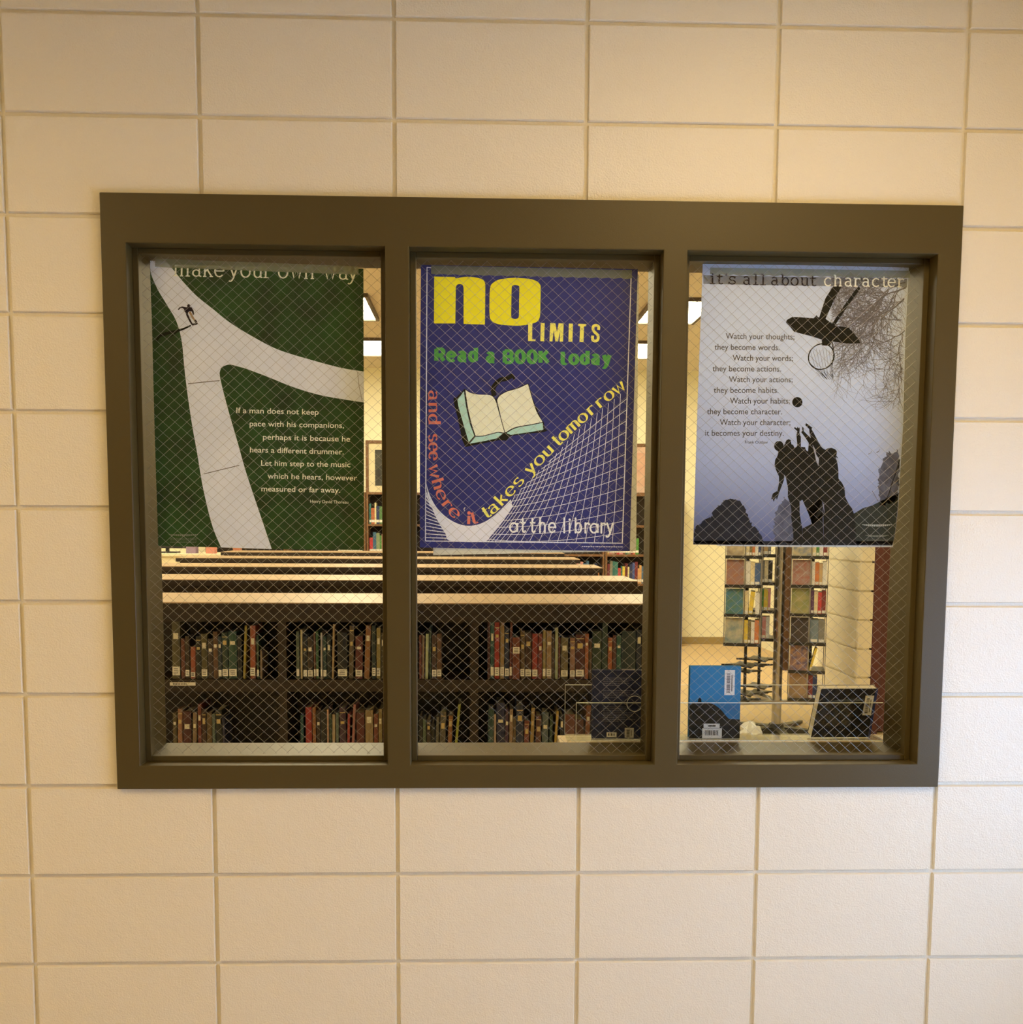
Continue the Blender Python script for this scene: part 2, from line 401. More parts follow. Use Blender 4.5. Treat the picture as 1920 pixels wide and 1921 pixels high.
lamp((-0.9, -2.0, HZ), 0.60, 1.15, M_HLAMP, 'warm hallway ceiling light towards the closed end', 'hallway ceiling lights', M_WHITE)
ROWN = ['over the second bookcase', 'over the third bookcase', 'over the fifth bookcase', 'close to the end wall']
COLN = {-2.95: 'left row', -0.135: 'middle row', 2.68: 'right row'}
l1 = None
for ci, x in enumerate((-2.95, -0.135, 2.68)):
    for ri, y in enumerate((2.93, 5.04, 7.14, 9.30)):
        lb = 'recessed white ceiling light %s, %s' % (ROWN[ri], COLN[x])
        if l1 is None: l1 = lamp((x, y, LZ), 0.487, 1.03, M_LLAMP, lb, 'library ceiling lights', M_LFRAME)
        else: dup(l1, (x, y, LZ), lb)

# ------------------------------------------------------------------ library bookcases (five low double-sided cases)
SZ1, SZ2, SZ3 = 0.880, 0.565, 0.25             # shelf tops
CT = 1.18
def low_bookcase(x0, x1, y0, divs, label):
    t = thing('low_bookcase', label, 'bookcase', ((x0+x1)/2, y0+.275, 0), group='low bookcases in the library')
    o = t.location; dp = .55
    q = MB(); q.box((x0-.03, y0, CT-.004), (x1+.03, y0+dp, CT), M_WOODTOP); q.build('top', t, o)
    q = MB(); q.box((x0-.03, y0, CT-.032), (x1+.03, y0+dp, CT-.004), M_WOOD); q.build('top_edging', t, o)
    for x in (x0, x1-.028):
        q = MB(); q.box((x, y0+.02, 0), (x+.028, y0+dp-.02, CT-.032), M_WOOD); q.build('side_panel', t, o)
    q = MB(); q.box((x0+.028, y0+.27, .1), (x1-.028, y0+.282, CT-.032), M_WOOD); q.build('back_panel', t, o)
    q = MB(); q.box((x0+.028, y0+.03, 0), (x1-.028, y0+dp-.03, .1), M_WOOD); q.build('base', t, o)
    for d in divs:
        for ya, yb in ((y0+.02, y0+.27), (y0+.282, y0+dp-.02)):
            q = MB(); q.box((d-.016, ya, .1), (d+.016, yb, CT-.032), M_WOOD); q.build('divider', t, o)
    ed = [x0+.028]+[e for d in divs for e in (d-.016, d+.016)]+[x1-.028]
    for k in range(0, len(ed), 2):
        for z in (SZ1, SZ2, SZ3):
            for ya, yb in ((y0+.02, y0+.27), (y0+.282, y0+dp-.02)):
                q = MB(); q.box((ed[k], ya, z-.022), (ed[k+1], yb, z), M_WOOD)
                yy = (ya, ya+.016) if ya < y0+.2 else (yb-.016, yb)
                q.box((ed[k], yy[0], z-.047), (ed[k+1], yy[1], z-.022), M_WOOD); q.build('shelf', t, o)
    # fascia rail under the top
    for yy in (y0+.012, y0+dp-.032):
        q = MB(); q.box((x0, yy, CT-.075), (x1, yy+.02, CT-.032), M_WOOD); q.build('rail', t, o)
    return t
U1 = 1.81
CASES = [U1+1.59*k for k in range(5)]
low_bookcase(-2.0, 1.735, U1, (-1.25, -.5, .245, .985), 'low wood bookcase toned lit on top, shaded below, nearest to the window')
for k in range(1, 5):
    low_bookcase(-1.39, 1.82, CASES[k], (-.59, .215, 1.02), 'low wood bookcase toned lit on top, shaded below, %s behind the window' % ORD[k])

# ------------------------------------------------------------------ books
def bookmat(rgb, i=0):
    key = 'book_%02x%02x%02x' % tuple(int(c*255) for c in rgb)
    return mat(key, rgb, rough=0.42, noise=0.18, nscale=35)
def add_band(q, w, h, z, hh, m): q.box((w*.14, -.0006, z), (w*.86, .0005, z+hh), m)
GOLD = mat('spine_gilt', (0.55, 0.42, 0.16), rough=0.35)
CREAMI = mat('spine_cream', (0.72, 0.68, 0.56), rough=0.5)
def make_book(name, w, h, d, rgb, loc, lean, label, group, white, low, rs, spine_round=True):
    t = thing(name, label, 'book', loc, (0, lean, 0), group)
    m = bookmat(rgb); q = MB(); th = min(.0025, w*.22)
    n = 5; bul = min(.004, w*.16)
    prof = [(0, d)]+[(w*k/n, -0.0+bul*(1-math.sin(math.pi*k/n))-bul*.0) for k in range(n+1)]+[(w, d), (w-th, d), (w-th, bul+th), (th, bul+th), (th, d)]
    prof[0] = (0, d)
    q.prism(prof, 0, h, m)
    r = rs.random()
    if w > .012 and r < .75:
        bm_ = GOLD if r < .35 else CREAMI
        zz = h*rs.uniform(.62, .75); q.box((w*.2, -.0004, zz), (w*.8, bul, zz+h*rs.uniform(.05, .14)), bm_)
        if r < .3: q.box((w*.06, -.0002, h*.9), (w*.94, bul, h*.915), bm_)
    q.build('cover', t)
    q = MB(); q.box((th+.0003, bul+th+.0003, .003), (w-th-.0003, d-.004, h-.003), M_PAGES); q.build('page_block', t)
    if white:
        q = MB(); z0 = h*(.06 if low else .62); q.box((w*.04, -.0011, z0), (w*.96, bul*.8, z0+min(.034, h*.15)), M_WHITE)
        k = min(.034, h*.15)
        if w > .014:
            for a in (.25, .5, .72): q.box((w*.2, -.0014, z0+k*a), (w*.75, -.001, z0+k*a+.0022), M_BLACKINK)
        q.build('spine_label', t)
    return t
C_ = dict(olive=(.16,.13,.055), brown=(.16,.075,.04), darkbrown=(.075,.04,.025), darkred=(.17,.03,.03), red=(.42,.045,.05), orange=(.45,.16,.06), tan=(.42,.30,.16), cream=(.62,.52,.34),
    white=(.70,.68,.60), yellow=(.62,.46,.07), green=(.06,.20,.05), darkgreen=(.035,.07,.035), teal=(.04,.14,.13), darkteal=(.03,.065,.07), navy=(.025,.04,.12), blue=(.05,.10,.24),
    black=(.018,.017,.017), grey=(.17,.17,.16), maroon=(.13,.025,.035), purple=(.09,.04,.11), pink=(.5,.22,.22), greyblue=(.14,.19,.24), greygreen=(.20,.21,.14), redbrown=(.25,.06,.035))
CN = dict(darkbrown='dark brown', darkred='dark red', darkgreen='dark green', darkteal='dark teal', greyblue='grey blue', greygreen='grey green', redbrown='red-brown')
# window, left edge, right edge, top (photo pixels at the spine's own distance), colour, label (1 low, 2 high), lean px at the top
ZA = lambda x: 300+x*.224
ZB = lambda x: 770+x*.2396
YA = lambda y: 1120+y*.224
YB = lambda y: 1120+y*.2396
UP_A = [(105,175,200,'olive',1,4),(180,213,350,'redbrown',0,3),(215,252,330,'darkbrown',1,3),(258,300,420,'orange',1,4),(305,348,330,'black',0,3),(350,402,310,'olive',1,2),(406,448,350,'darkbrown',0,2),(450,490,290,'brown',0,2),(492,522,330,'darkteal',1,2),(525,576,300,'darkteal',1,0),(580,650,290,'teal',1,0),(655,690,320,'black',0,0),(697,718,240,'yellow',0,22),(757,803,240,'orange',1,6),(815,834,320,'darkgreen',1,0),(842,860,540,'tan',0,4)]
UP_B = [(1145,1172,290,'grey',1,0),(1180,1198,275,'white',0,3),(1204,1237,330,'black',1,0),(1240,1285,340,'darkbrown',1,0),(1292,1309,300,'brown',1,0),(1311,1333,290,'green',1,0),(1348,1365,300,'white',1,3),(1370,1400,330,'darkteal',1,0),(1404,1436,320,'black',0,0),(1441,1459,230,'cream',0,14),(1490,1574,300,'black',1,0),(1584,1622,240,'olive',0,10),(1638,1700,330,'darkred',1,4),(1712,1756,240,'orange',0,18),(1778,1812,240,'darkteal',1,0),(1816,1850,260,'tan',1,3),(1856,1890,300,'darkbrown',0,0),(1894,1930,260,'grey',0,0),(1934,1960,310,'maroon',0,0),(1964,2000,280,'black',0,0),(2004,2040,300,'navy',0,0),(2044,2080,250,'brown',0,0),(2084,2120,290,'olive',0,0),(2124,2160,310,'darkred',0,0)]
UP_B2 = [(70,92,300,'redbrown',0,0),(94,112,300,'tan',0,2),(118,142,290,'white',0,5),(150,166,240,'darkgreen',0,0),(170,208,300,'darkbrown',1,0),(210,246,290,'brown',1,0)]
UP_C = [(606,626,190,'maroon',0,0),(628,657,190,'teal',1,0),(660,700,200,'red',1,0),(704,737,190,'tan',1,0),(740,775,250,'navy',1,0),(777,798,180,'redbrown',1,4),(800,858,315,'redbrown',2,0),(861,897,265,'olive',1,0),(899,950,280,'darkbrown',1,0),(954,1000,290,'red',1,0),(1002,1034,290,'redbrown',0,0),(1037,1062,260,'tan',1,0),(1066,1108,265,'tan',1,0),(1111,1130,290,'darkbrown',0,0),(1133,1158,240,'cream',0,0),(1160,1176,320,'darkred',0,0),(1179,1236,320,'greygreen',1,0),(1250,1291,320,'tan',1,0),(1294,1364,295,'maroon',1,0),(1366,1397,290,'orange',0,0),(1400,1422,330,'brown',0,0),(1425,1498,270,'darkgreen',0,0),(1502,1544,200,'darkteal',0,0),(1547,1582,320,'orange',0,0),(1585,1611,300,'brown',0,0),(1614,1651,300,'teal',1,0),(1654,1765,270,'darkteal',1,0),(1769,1810,260,'navy',0,0)]
LO_A = [(112,146,970,'olive',0,6),(150,190,940,'tan',0,10),(198,268,960,'maroon',0,4),(274,308,970,'tan',0,12),(322,352,900,'redbrown',0,6),(358,394,950,'darkbrown',0,2),(397,440,970,'olive',0,4),(444,470,980,'grey',0,3),(474,526,950,'black',0,0),(530,552,1010,'navy',0,0)]
LO_B = [(1182,1208,990,'teal',0,0),(1225,1278,925,'red',0,0),(1284,1312,925,'orange',0,0),(1316,1350,950,'darkbrown',0,0),(1354,1400,960,'black',0,0),(1404,1420,945,'white',0,0),(1424,1444,980,'darkgreen',0,0),(1446,1472,985,'cream',0,3),(1478,1502,970,'greyblue',0,2),(1508,1562,930,'purple',0,0),(1568,1590,980,'red',0,10),(1604,1626,900,'pink',0,22),(1650,1718,970,'maroon',0,0),(1724,1790,950,'tan',0,0),(1796,1832,980,'redbrown',0,0),(1836,1866,940,'tan',0,0),(1870,1920,960,'maroon',0,0),(1924,1960,940,'black',0,0),(1964,2010,980,'brown',0,0),(2014,2050,930,'navy',0,0),(2054,2100,960,'darkgreen',0,0)]
LO_B2 = [(70,98,930,'black',0,0),(100,126,960,'grey',0,0),(130,162,960,'darkbrown',0,0),(166,192,990,'black',0,0),(196,220,940,'grey',0,10),(226,272,900,'greygreen',0,12),(288,322,930,'orange',0,14),(340,362,840,'yellow',0,36)]
LO_C = [(606,652,880,'teal',0,6),(655,673,920,'cream',0,0),(676,740,830,'navy',0,0),(743,770,880,'purple',0,0),(773,802,880,'tan',0,4),(804,826,950,'olive',0,2),(829,886,850,'navy',0,0),(889,930,970,'redbrown',0,4),(934,962,870,'tan',0,14),(979,1022,930,'brown',0,6),(1028,1078,905,'greyblue',0,6),(1086,1110,930,'darkgreen',0,6),(1118,1138,895,'yellow',0,26),(1172,1200,920,'black',0,0),(1206,1282,920,'redbrown',0,6),(1288,1356,960,'maroon',0,0),(1360,1396,850,'orange',0,18),(1420,1500,900,'darkbrown',0,0),(1504,1560,940,'navy',0,0),(1564,1640,910,'maroon',0,0),(1650,1720,930,'darkteal',0,0)]
rs = random.Random(11)
YS = U1+.036
def shelf_books(rows, bay, shelf, zbase, ztop_off):
    n = 0; last = -9
    for fx, fy, lst in rows:
        for (a, b, top, cn, lab, lean) in lst:
            x0, x1 = fx(a), fx(b)
            zpx = 1274 if shelf == 'upper' else 1430
            p0 = on_y(x0, zpx, YS); p1 = on_y(x1, zpx, YS); pt = on_y(x0, fy(top), YS)
            w = max(.006, p1[0]-p0[0]-.0012); h = max(.11, pt[2]-zbase)
            h = min(h, .245 if shelf == 'upper' else .26)
            dx = lean*(.224 if fx is ZA else .2396)*4.27/F
            ang = math.asin(min(.35, dx/h)) if lean else 0
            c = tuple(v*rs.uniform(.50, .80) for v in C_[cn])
            sz = 'thin ' if w < .012 else ('thick ' if w > .03 else '')
            lb = '%s%s%s book%s, %s along %s shelf, %s bay' % (sz, 'leaning ' if lean > 9 else '', CN.get(cn, cn), ' with white label' if lab else '', ordinal(n), shelf, bay)
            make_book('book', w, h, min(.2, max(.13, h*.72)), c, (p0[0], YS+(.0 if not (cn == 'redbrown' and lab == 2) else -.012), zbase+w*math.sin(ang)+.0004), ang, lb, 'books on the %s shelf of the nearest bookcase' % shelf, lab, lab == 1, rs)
            n += 1
shelf_books([(ZA, YA, UP_A)], 'first', 'upper', SZ1+.0005, 0)
shelf_books([(ZA, YA, UP_B), (ZB, YB, UP_B2)], 'middle', 'upper', SZ1+.0005, 0)
shelf_books([(ZB, YB, UP_C)], 'third', 'upper', SZ1+.0005, 0)
shelf_books([(ZA, YA, LO_A)], 'first', 'lower', SZ2+.0005, 0)
shelf_books([(ZA, YA, LO_B), (ZB, YB, LO_B2)], 'middle', 'lower', SZ2+.0005, 0)
shelf_books([(ZB, YB, LO_C)], 'third', 'lower', SZ2+.0005, 0)
# shelf tag on the lip of the upper shelf
p = on_y(319, 1280, U1+.018); p2 = on_y(367, 1286, U1+.018)
q = MB(); q.box((p[0], U1+.016, p2[2]), (p2[0], U1+.0199, p[2]), M_WHITE)
for k in range(9): q.box((p[0]+.012+k*.006, U1+.0157, p2[2]+.003), (p[0]+.015+k*.006, U1+.0161, p[2]-.003), M_BLACKINK)
tag(q.build('shelf_tag'), 'white strip tag on the lip of the nearest bookcase shelf', 'tag')

# ------------------------------------------------------------------ far wall: tall bookcases, pictures
WZ = [1.785, 1.44, 1.095, 0.75, 0.405, 0.08]
def wall_bookcase(x0, w, label):
    t = thing('wall_bookcase', label, 'bookcase', (x0+w/2, FY-.15, 0), group='tall bookcases along the end wall')
    o = t.location; y0, y1 = FY-.29, FY-.016
    for x in (x0, x0+w-.022):
        q = MB(); q.box((x, y0, 0), (x+.022, y1, 1.81), M_OAK); q.build('side_panel', t, o)
    q = MB(); q.box((x0+.022, y1-.012, 0), (x0+w-.022, y1, 1.785), M_WOOD); q.build('back_panel', t, o)
    q = MB(); q.box((x0+.022, y0, 1.785), (x0+w-.022, y1-.012, 1.81), M_OAK); q.build('top', t, o)
    for z in WZ[1:]:
        q = MB(); q.box((x0+.022, y0+.005, z-.025), (x0+w-.022, y1-.012, z), M_OAK); q.build('shelf', t, o)
    return t
NAMES = ['behind the reading desk', 'next to the desk end', 'under the framed picture', 'between the picture and the blue poster', 'behind the blue poster', 'under the pink picture']
WX = [-2.16+.94*k for k in range(6)]
for k, x in enumerate(WX): wall_bookcase(x, .93, 'tall brown bookcase on the end wall, %s' % NAMES[k])
FAR = ['red','blue','green','cream','white','brown','yellow','navy','orange','tan','teal','pink','grey','maroon','greygreen']
def far_row(x0, x1, z, where, seedv, maxh=.27):
    r = random.Random(seedv); x = x0; n = 0
    while True:
        w = r.uniform(.018, .042); h = r.uniform(.17, maxh); cn = r.choice(FAR)
        if x+w > x1: break
        c = tuple(min(.8, v*r.uniform(1.0, 1.6)) for v in C_[cn])
        q = MB(); q.box((x, FY-.25, z), (x+w-.001, FY-.25+r.uniform(.13, .17), z+h), bookmat(c))
        q.box((x+.001, FY-.2515, z+.02), (x+w-.002, FY-.2495, z+.05), M_WHITE)
        tag(q.build('book', None, (x+w/2, FY-.18, z)), '%s book, %s along %s' % (CN.get(cn, cn), ordinal(n), where), 'book', 'books in the end wall bookcases')
        n += 1; x += w
for zi, nm in ((1, 'top'), (2, 'second')):
    far_row(WX[1]+.60, WX[1]+.90, WZ[zi], 'the %s shelf left of the framed picture' % nm, 40+zi)
    far_row(WX[2]+.03, WX[2]+.60, WZ[zi], 'the %s shelf under the framed picture' % nm, 20+zi)
far_row(WX[5]+.03, WX[5]+.42, WZ[2], 'the second shelf under the pink picture', 31)
far_row(WX[5]+.03, WX[5]+.90, WZ[3], 'the third shelf under the pink picture', 33)
far_row(WX[4]+.3, WX[4]+.90, WZ[3], 'the third shelf behind the blue poster', 35)
def picture(xa, xb, ytop, ybot, inner, matte, label):
    a = on_y(xa, ytop, FY-.02); b = on_y(xb, ybot, FY-.02)
    x0, x1, z0, z1 = a[0], b[0], b[2], a[2]
    t = thing('framed_picture', label, 'picture', ((x0+x1)/2, FY, z0))
    o = t.location; fw = .035
    q = MB()
    for p_, r_ in (((x0, FY-.03, z0), (x0+fw, FY-.001, z1)), ((x1-fw, FY-.03, z0), (x1, FY-.001, z1)), ((x0+fw, FY-.03, z0), (x1-fw, FY-.001, z0+fw)), ((x0+fw, FY-.03, z1-fw), (x1-fw, FY-.001, z1))): q.box(p_, r_, M_OAK)
    q.build('frame', t, o, bevel=.004)
    q = MB(); q.box((x0+fw, FY-.014, z0+fw), (x1-fw, FY-.008, z1-fw), matte); q.build('mat_board', t, o)
    mw = min(.075, (x1-x0)*.22)
    q = MB(); q.box((x0+fw+mw, FY-.0145, z0+fw+mw), (x1-fw-mw, FY-.0139, z1-fw-mw), inner); q.build('print', t, o)
picture(686, 780, 826, 929, mat('grey_print', (.10,.10,.09), rough=.4, color2=(.04,.04,.04), nscale=9), mat('cream_mat', (.80,.72,.50), rough=.7), 'framed grey print with cream mat above the end wall bookcase')
picture(1150, 1250, 832, 930, mat('pink_print', (.62,.36,.30), rough=.5, color2=(.72,.52,.40), nscale=7), mat('pink_mat', (.70,.50,.42), rough=.7), 'framed pink print on the end wall beside the blue poster')

# ------------------------------------------------------------------ desk at the far left with small things on it
M_DESK = mat('cream_laminate', (.80, .72, .52), rough=.45)
DKY = 9.15
t = thing('reading_desk', 'cream desk beyond the bookcase ends', 'desk', (-2.1, DKY+.3, 0)); o = t.location
q = MB(); q.box((-2.9, DKY, 1.10), (-1.30, DKY+.6, 1.13), M_DESK); q.build('desk_top', t, o, bevel=.004)
q = MB(); q.box((-2.87, DKY+.03, 0), (-1.33, DKY+.05, 1.10), M_DESK); q.build('front_panel', t, o)
for x in (-2.87, -1.35):
    q = MB(); q.box((x, DKY+.05, 0), (x+.02, DKY+.57, 1.10), M_DESK); q.build('side_panel', t, o)
t = thing('monitor', 'black computer monitor on the cream desk', 'monitor', (-2.26, DKY+.25, 1.13)); o = t.location
q = MB(); q.box((-2.38, DKY+.17, 1.13), (-2.14, DKY+.33, 1.145), M_PLASTIC); q.build('base', t, o)
q = MB(); q.cyl((-2.26, DKY+.27, 1.145), (-2.26, DKY+.27, 1.3), .02, M_PLASTIC); q.build('stem', t, o)
q = MB(); q.box((-2.5, DKY+.22, 1.18), (-2.02, DKY+.26, 1.50), M_PLASTIC); q.build('screen', t, o, bevel=.006)
for nm, x, w, h, c, lb in (('storage_box', -1.97, .10, .13, (.30,.22,.34), 'small purple box on the cream desk'), ('storage_box', -1.77, .09, .15, (.60,.25,.20), 'small pink box on the cream desk'), ('storage_box', -1.50, .07, .13, (.42,.16,.10), 'small red-brown box at the end of the cream desk')):
    t = thing(nm, lb, 'box', (x, DKY+.15, 1.13), group='boxes on the cream desk')
    q = MB(); q.box((-w/2, -.06, 0), (w/2, .06, h*.8), mat('box_'+lb[6:10], c, rough=.5)); q.build('box_body', t)
    q = MB(); q.box((-w/2-.004, -.064, h*.8), (w/2+.004, .064, h), mat('box_'+lb[6:10], c)); q.build('lid', t)

# ------------------------------------------------------------------ book spinner: one mast, three hanging towers
MX, MY = 3.132, 5.263
t_sp = thing('spinner_rack', 'chrome spinner rack with three towers of paperbacks beside the block pier', 'book rack', (MX, MY, 0)); o = t_sp.location
q = MB(); q.cyl((MX, MY, .03), (MX, MY, 1.98), .034, M_CHROME, 20); q.build('mast', t_sp, o, smooth=False)
q = MB(); q.cyl((MX, MY, .02), (MX, MY, .07), .065, M_DKMETAL, 20, .05); q.build('hub', t_sp, o)
for k in range(5):
    a = math.radians(18+72*k+35); L = .50
    q = MB(); T = Matrix.Translation((MX, MY, 0)) @ Matrix.Rotation(a, 4, 'Z')
    n = MB()
    prof = [(0, -.045), (L, -.012), (L, .012), (0, .045)]
    vs = [(x, y, .0 if x else .0) for x, y in prof]+[(0, -.045, .055), (L, -.012, .018), (L, .012, .018), (0, .045, .055)]
    q.mesh([tuple(T @ Vector(v)) for v in vs], [(3, 2, 1, 0), (4, 5, 6, 7), (0, 1, 5, 4), (1, 2, 6, 5), (2, 3, 7, 6), (3, 0, 4, 7)], M_DKMETAL)
    q.build('foot', t_sp, o)
TURN = math.radians(-15.6)                      # the towers stand turned towards the window
def tower_x(px, dy):                            # mast-relative place of a tower whose pocket divider is seen at px
    p = on_y(px, 1100, MY+dy-.14)
    d = Matrix.Rotation(TURN, 4, 'Z') @ Vector((-.017, -.145, 0))
    return p[0]-d.x-MX
DXL, DXR, DXB = tower_x(1397, -.03), tower_x(1521.5, -.03), tower_x(1424, .30)
TW = [('front', 'left-hand', DXL, -.03), ('side', 'right-hand', DXR, -.03), ('rear', 'rear', DXB, .30)]
def turned(cx, cy): return Matrix.Translation((cx, cy, 0)) @ Matrix.Rotation(TURN, 4, 'Z') @ Matrix.Translation((-cx, -cy, 0))
TZ = [0.30, 0.50, 0.655, 0.857, 1.058, 1.258, 1.46, 1.66]
S2 = .16
for a, (nm, side, dx, dy) in enumerate(TW):
    cx, cy = MX+dx, MY+dy; TT = turned(cx, cy)
    # carrying arms low and high
    for z in (.225, 1.90):
        q = MB(); d = Vector((dx, dy, 0)); L = d.length; T = Matrix.Translation((MX, MY, z)) @ Matrix.Rotation(math.atan2(dy, dx), 4, 'Z')
        q.box((0, -.035, -.012), (L+.05, .035, .012), M_WIREG, T); q.build('arm', t_sp, o)
    q = MB(); q.cyl((cx, cy, .225), (cx, cy, 1.90), .011, M_DKMETAL, 10); q.build('tower_post', t_sp, o)
    levels = TZ if nm != 'side' else [0.27, 0.465, 0.66, 0.86, 1.058, 1.258, 1.46, 1.66]
    for k, z in enumerate(levels):
        q = MB()
        if nm != 'side' and k < 2:              # empty star-shaped tiers
            pts = []
            for j in range(8):
                r = .17 if j % 2 == 0 else .075
                pts.append((cx+r*math.cos(math.pi/4*j), cy+r*math.sin(math.pi/4*j)))
            q.prism(pts, z-.012, z, M_DKMETAL); q.prism([(cx+(x-cx)*.7, cy+(y-cy)*.7-.0) for x, y in pts], z-.055, z-.045, M_DKMETAL)
        else:
            q.box((cx-.148, cy-.150, z-.014), (cx+.098, cy+.145, z), M_DKMETAL, TT); q.box((cx-.148, cy-.153, z-.016), (cx+.098, cy-.150, z+.006), M_DKMETAL, TT)
        q.build('tier', t_sp, o)
    for z0, z1 in ((levels[2 if nm != 'side' else 0], 1.9),):
        for ux, uy in ((-.146, -.147), (-.016, -.147), (.096, -.147), (-.146, .143), (.096, .143)):
            w_ = TT @ Vector((cx+ux, cy+uy, 0)); q = MB(); q.cyl((w_.x, w_.y, z0-.01), (w_.x, w_.y, z1), .0035, M_WIREG, 6); q.build('wire', t_sp, o)
    if nm == 'side':
        q = MB(); q.box((cx-.195, cy-.03, .45), (cx-.150, cy+.10, 1.9), M_OAK, TT); q.build('side_board', t_sp, o)
    # pocket dividers
    q = MB()
    for z0, z1 in zip(levels[(2 if nm != 'side' else 0):], levels[(3 if nm != 'side' else 1):]+[1.88]):
        q.box((cx-.02, cy-.14, z0), (cx-.014, cy+.14, z1-.017), M_WIREG, TT)
    q.build('divider', t_sp, o)
def cover_art(i, a, b):
    return mat('cover_art_%d' % i, a, rough=.35, color2=b, nscale=[14, 22, 30][i % 3])
COV_L = [((.62,.52,.34),(.25,.2,.14)), ((.30,.19,.20),(.36,.17,.10)), ((.07,.20,.34),(.12,.22,.14)), ((.60,.54,.38),(.18,.26,.28))]
COV_R = [((.10,.17,.30),(.60,.50,.28)), ((.36,.28,.26),(.36,.14,.12)), ((.20,.26,.10),(.42,.36,.18)), ((.045,.04,.042),(.07,.05,.045)), ((.42,.24,.13),(.12,.10,.2)), ((.42,.27,.15),(.25,.18,.12))]
CNL = ['cream', 'dusty pink and orange', 'blue and green', 'white and blue']
CNR = ['blue and cream', 'grey with red figures', 'green and yellow', 'black', 'orange-brown', 'tan']
TIERN = ['uppermost visible', 'second', 'third', 'fourth', 'fifth', 'lowest']
def face_out(cx, cy, z, w, h, art, label, g, i):
    p = PT @ Vector((cx, cy+.006, z+.0018)); t = thing('paperback', label, 'book', p, (math.radians(-4), 0, TURN), g)
    q = MB(); q.box((-w/2, 0, 0), (w/2, .018, h), art); q.build('cover', t)
    q = MB(); q.box((-w/2+.001, .001, h), (w/2-.001, .017, h+.0015), M_PAGES); q.build('page_block', t)
def spine_out(x, y, z, w, h, rgb, lean, label, g):
    t = thing('paperback', label, 'book', PT @ Vector((x, y, z)), (0, lean, TURN), g)
    q = MB(); q.box((0, 0, 0), (w, .105, h), bookmat(rgb))
    q.box((w*.1, -.0008, h*.05), (w*.9, 0, h*.17), M_WHITE); q.build('cover', t)
    q = MB(); q.box((.001, .002, h), (w-.001, .104, h+.0012), M_PAGES); q.build('page_block', t)
g_ = 'paperbacks in the spinner rack'
SP_L = [[('cream',.024,0),('olive',.018,0),('orange',.02,0),('white',.022,0),('navy',.018,0)], [('white',.030,0),('cream',.026,0),('blue',.034,0)], [('cream',.022,0),('yellow',.026,.09),('white',.026,0)], [('yellow',.026,0),('olive',.022,0),('white',.024,0),('orange',.03,0)]]
SP_R = [[('cream',.02,0),('green',.016,0),('white',.02,0),('darkred',.022,0)], [('white',.022,0),('orange',.028,0),('tan',.022,0),('white',.028,0)], [('purple',.022,0),('cream',.026,0),('red',.026,0),('darkred',.028,0)], [('greyblue',.034,0),('grey',.026,0)], [('yellow',.016,.24)], [('darkred',.03,0),('navy',.03,0)]]
SP_B = [[('brown',.022,0),('tan',.03,0),('grey',.02,0)], [('grey',.03,0),('cream',.026,0),('black',.03,0)], [('green',.03,-.1),('yellow',.03,.1),('pink',.018,.1)], [('grey',.024,0),('pink',.026,0),('white',.026,0)]]
for (tn, dx, dy, cov, cn, sps, zl) in (('left', DXL, -.03, COV_L, CNL, SP_L, [1.258, 1.058, .857, .655]), ('right', DXR, -.03, COV_R, CNR, SP_R, [1.258, 1.058, .86, .66, .465, .27])):
    cx, cy = MX+dx, MY+dy; PT = turned(cx, cy)
    for k, z in enumerate(zl):
        face_out(cx-.081, cy-.142, z+.0005, .118, .176, cover_art(k+(10 if tn == 'right' else 0), *cov[k]), '%s paperback facing out on the %s tier, %s tower of the rack' % (cn[k], TIERN[k], tn), g_, k)
        x = cx-.0115; fit = .100/(sum(w+abs(l_)*.17 for c, w, l_ in sps[k])) if k < 4 else 1
        for n, (c, w, ln) in enumerate(sps[k]):
            w *= fit
            if ln: x += .0
            rgb = tuple(min(.8, v*1.35) for v in C_[c])
            spine_out(x+.001, cy-.134, z+.001+w*math.sin(max(0, ln)), w-.001, .165-.006*(n % 3), rgb, ln, '%s paperback spine, %s from the facing cover, %s tier, %s tower' % (CN.get(c, c), ORD[n], TIERN[k], tn), g_)
            x += w+abs(ln)*.17*fit
cx, cy = MX+DXB, MY+.30; PT = turned(cx, cy)
for k, z in enumerate([1.258, 1.058, .857, .655]):
    x = cx-.008
    for n, (c, w, ln) in enumerate(SP_B[k]):
        rgb = tuple(min(.8, v*1.35) for v in C_[c])
        spine_out(x, cy-.135, z+.0005, w-.001, .16, rgb, 0, '%s paperback spine, %s on the %s tier of the rear tower' % (CN.get(c, c), ORD[n], TIERN[k]), g_)
        x += w
# white bag on the carpet by the mast
rb = random.Random(5); q = MB(); nU, nV = 12, 7
cx, cy = on_z(1408, 1372, .06)[:2]
vs = []
for v in range(nV):
    ph = math.pi/2*v/(nV-1)
    for u in range(nU):
        th = 2*math.pi*u/nU; r = 1+rb.uniform(-.22, .22)
        vs.append((cx+.085*math.cos(th)*math.cos(ph)*r, cy+.07*math.sin(th)*math.cos(ph)*r, .002+.12*math.sin(ph)*(1+rb.uniform(-.15, .15)) if v else .002))
fs = [tuple(range(nU-1, -1, -1))]+[(v*nU+u, v*nU+(u+1) % nU, (v+1)*nU+(u+1) % nU, (v+1)*nU+u) for v in range(nV-1) for u in range(nU)]
q.mesh(vs, fs, mat('white_plastic', (.80, .78, .74), rough=.4))
tag(q.build('plastic_bag', None, (cx, cy, 0)), 'crumpled white plastic bag on the carpet by the rack foot', 'bag')

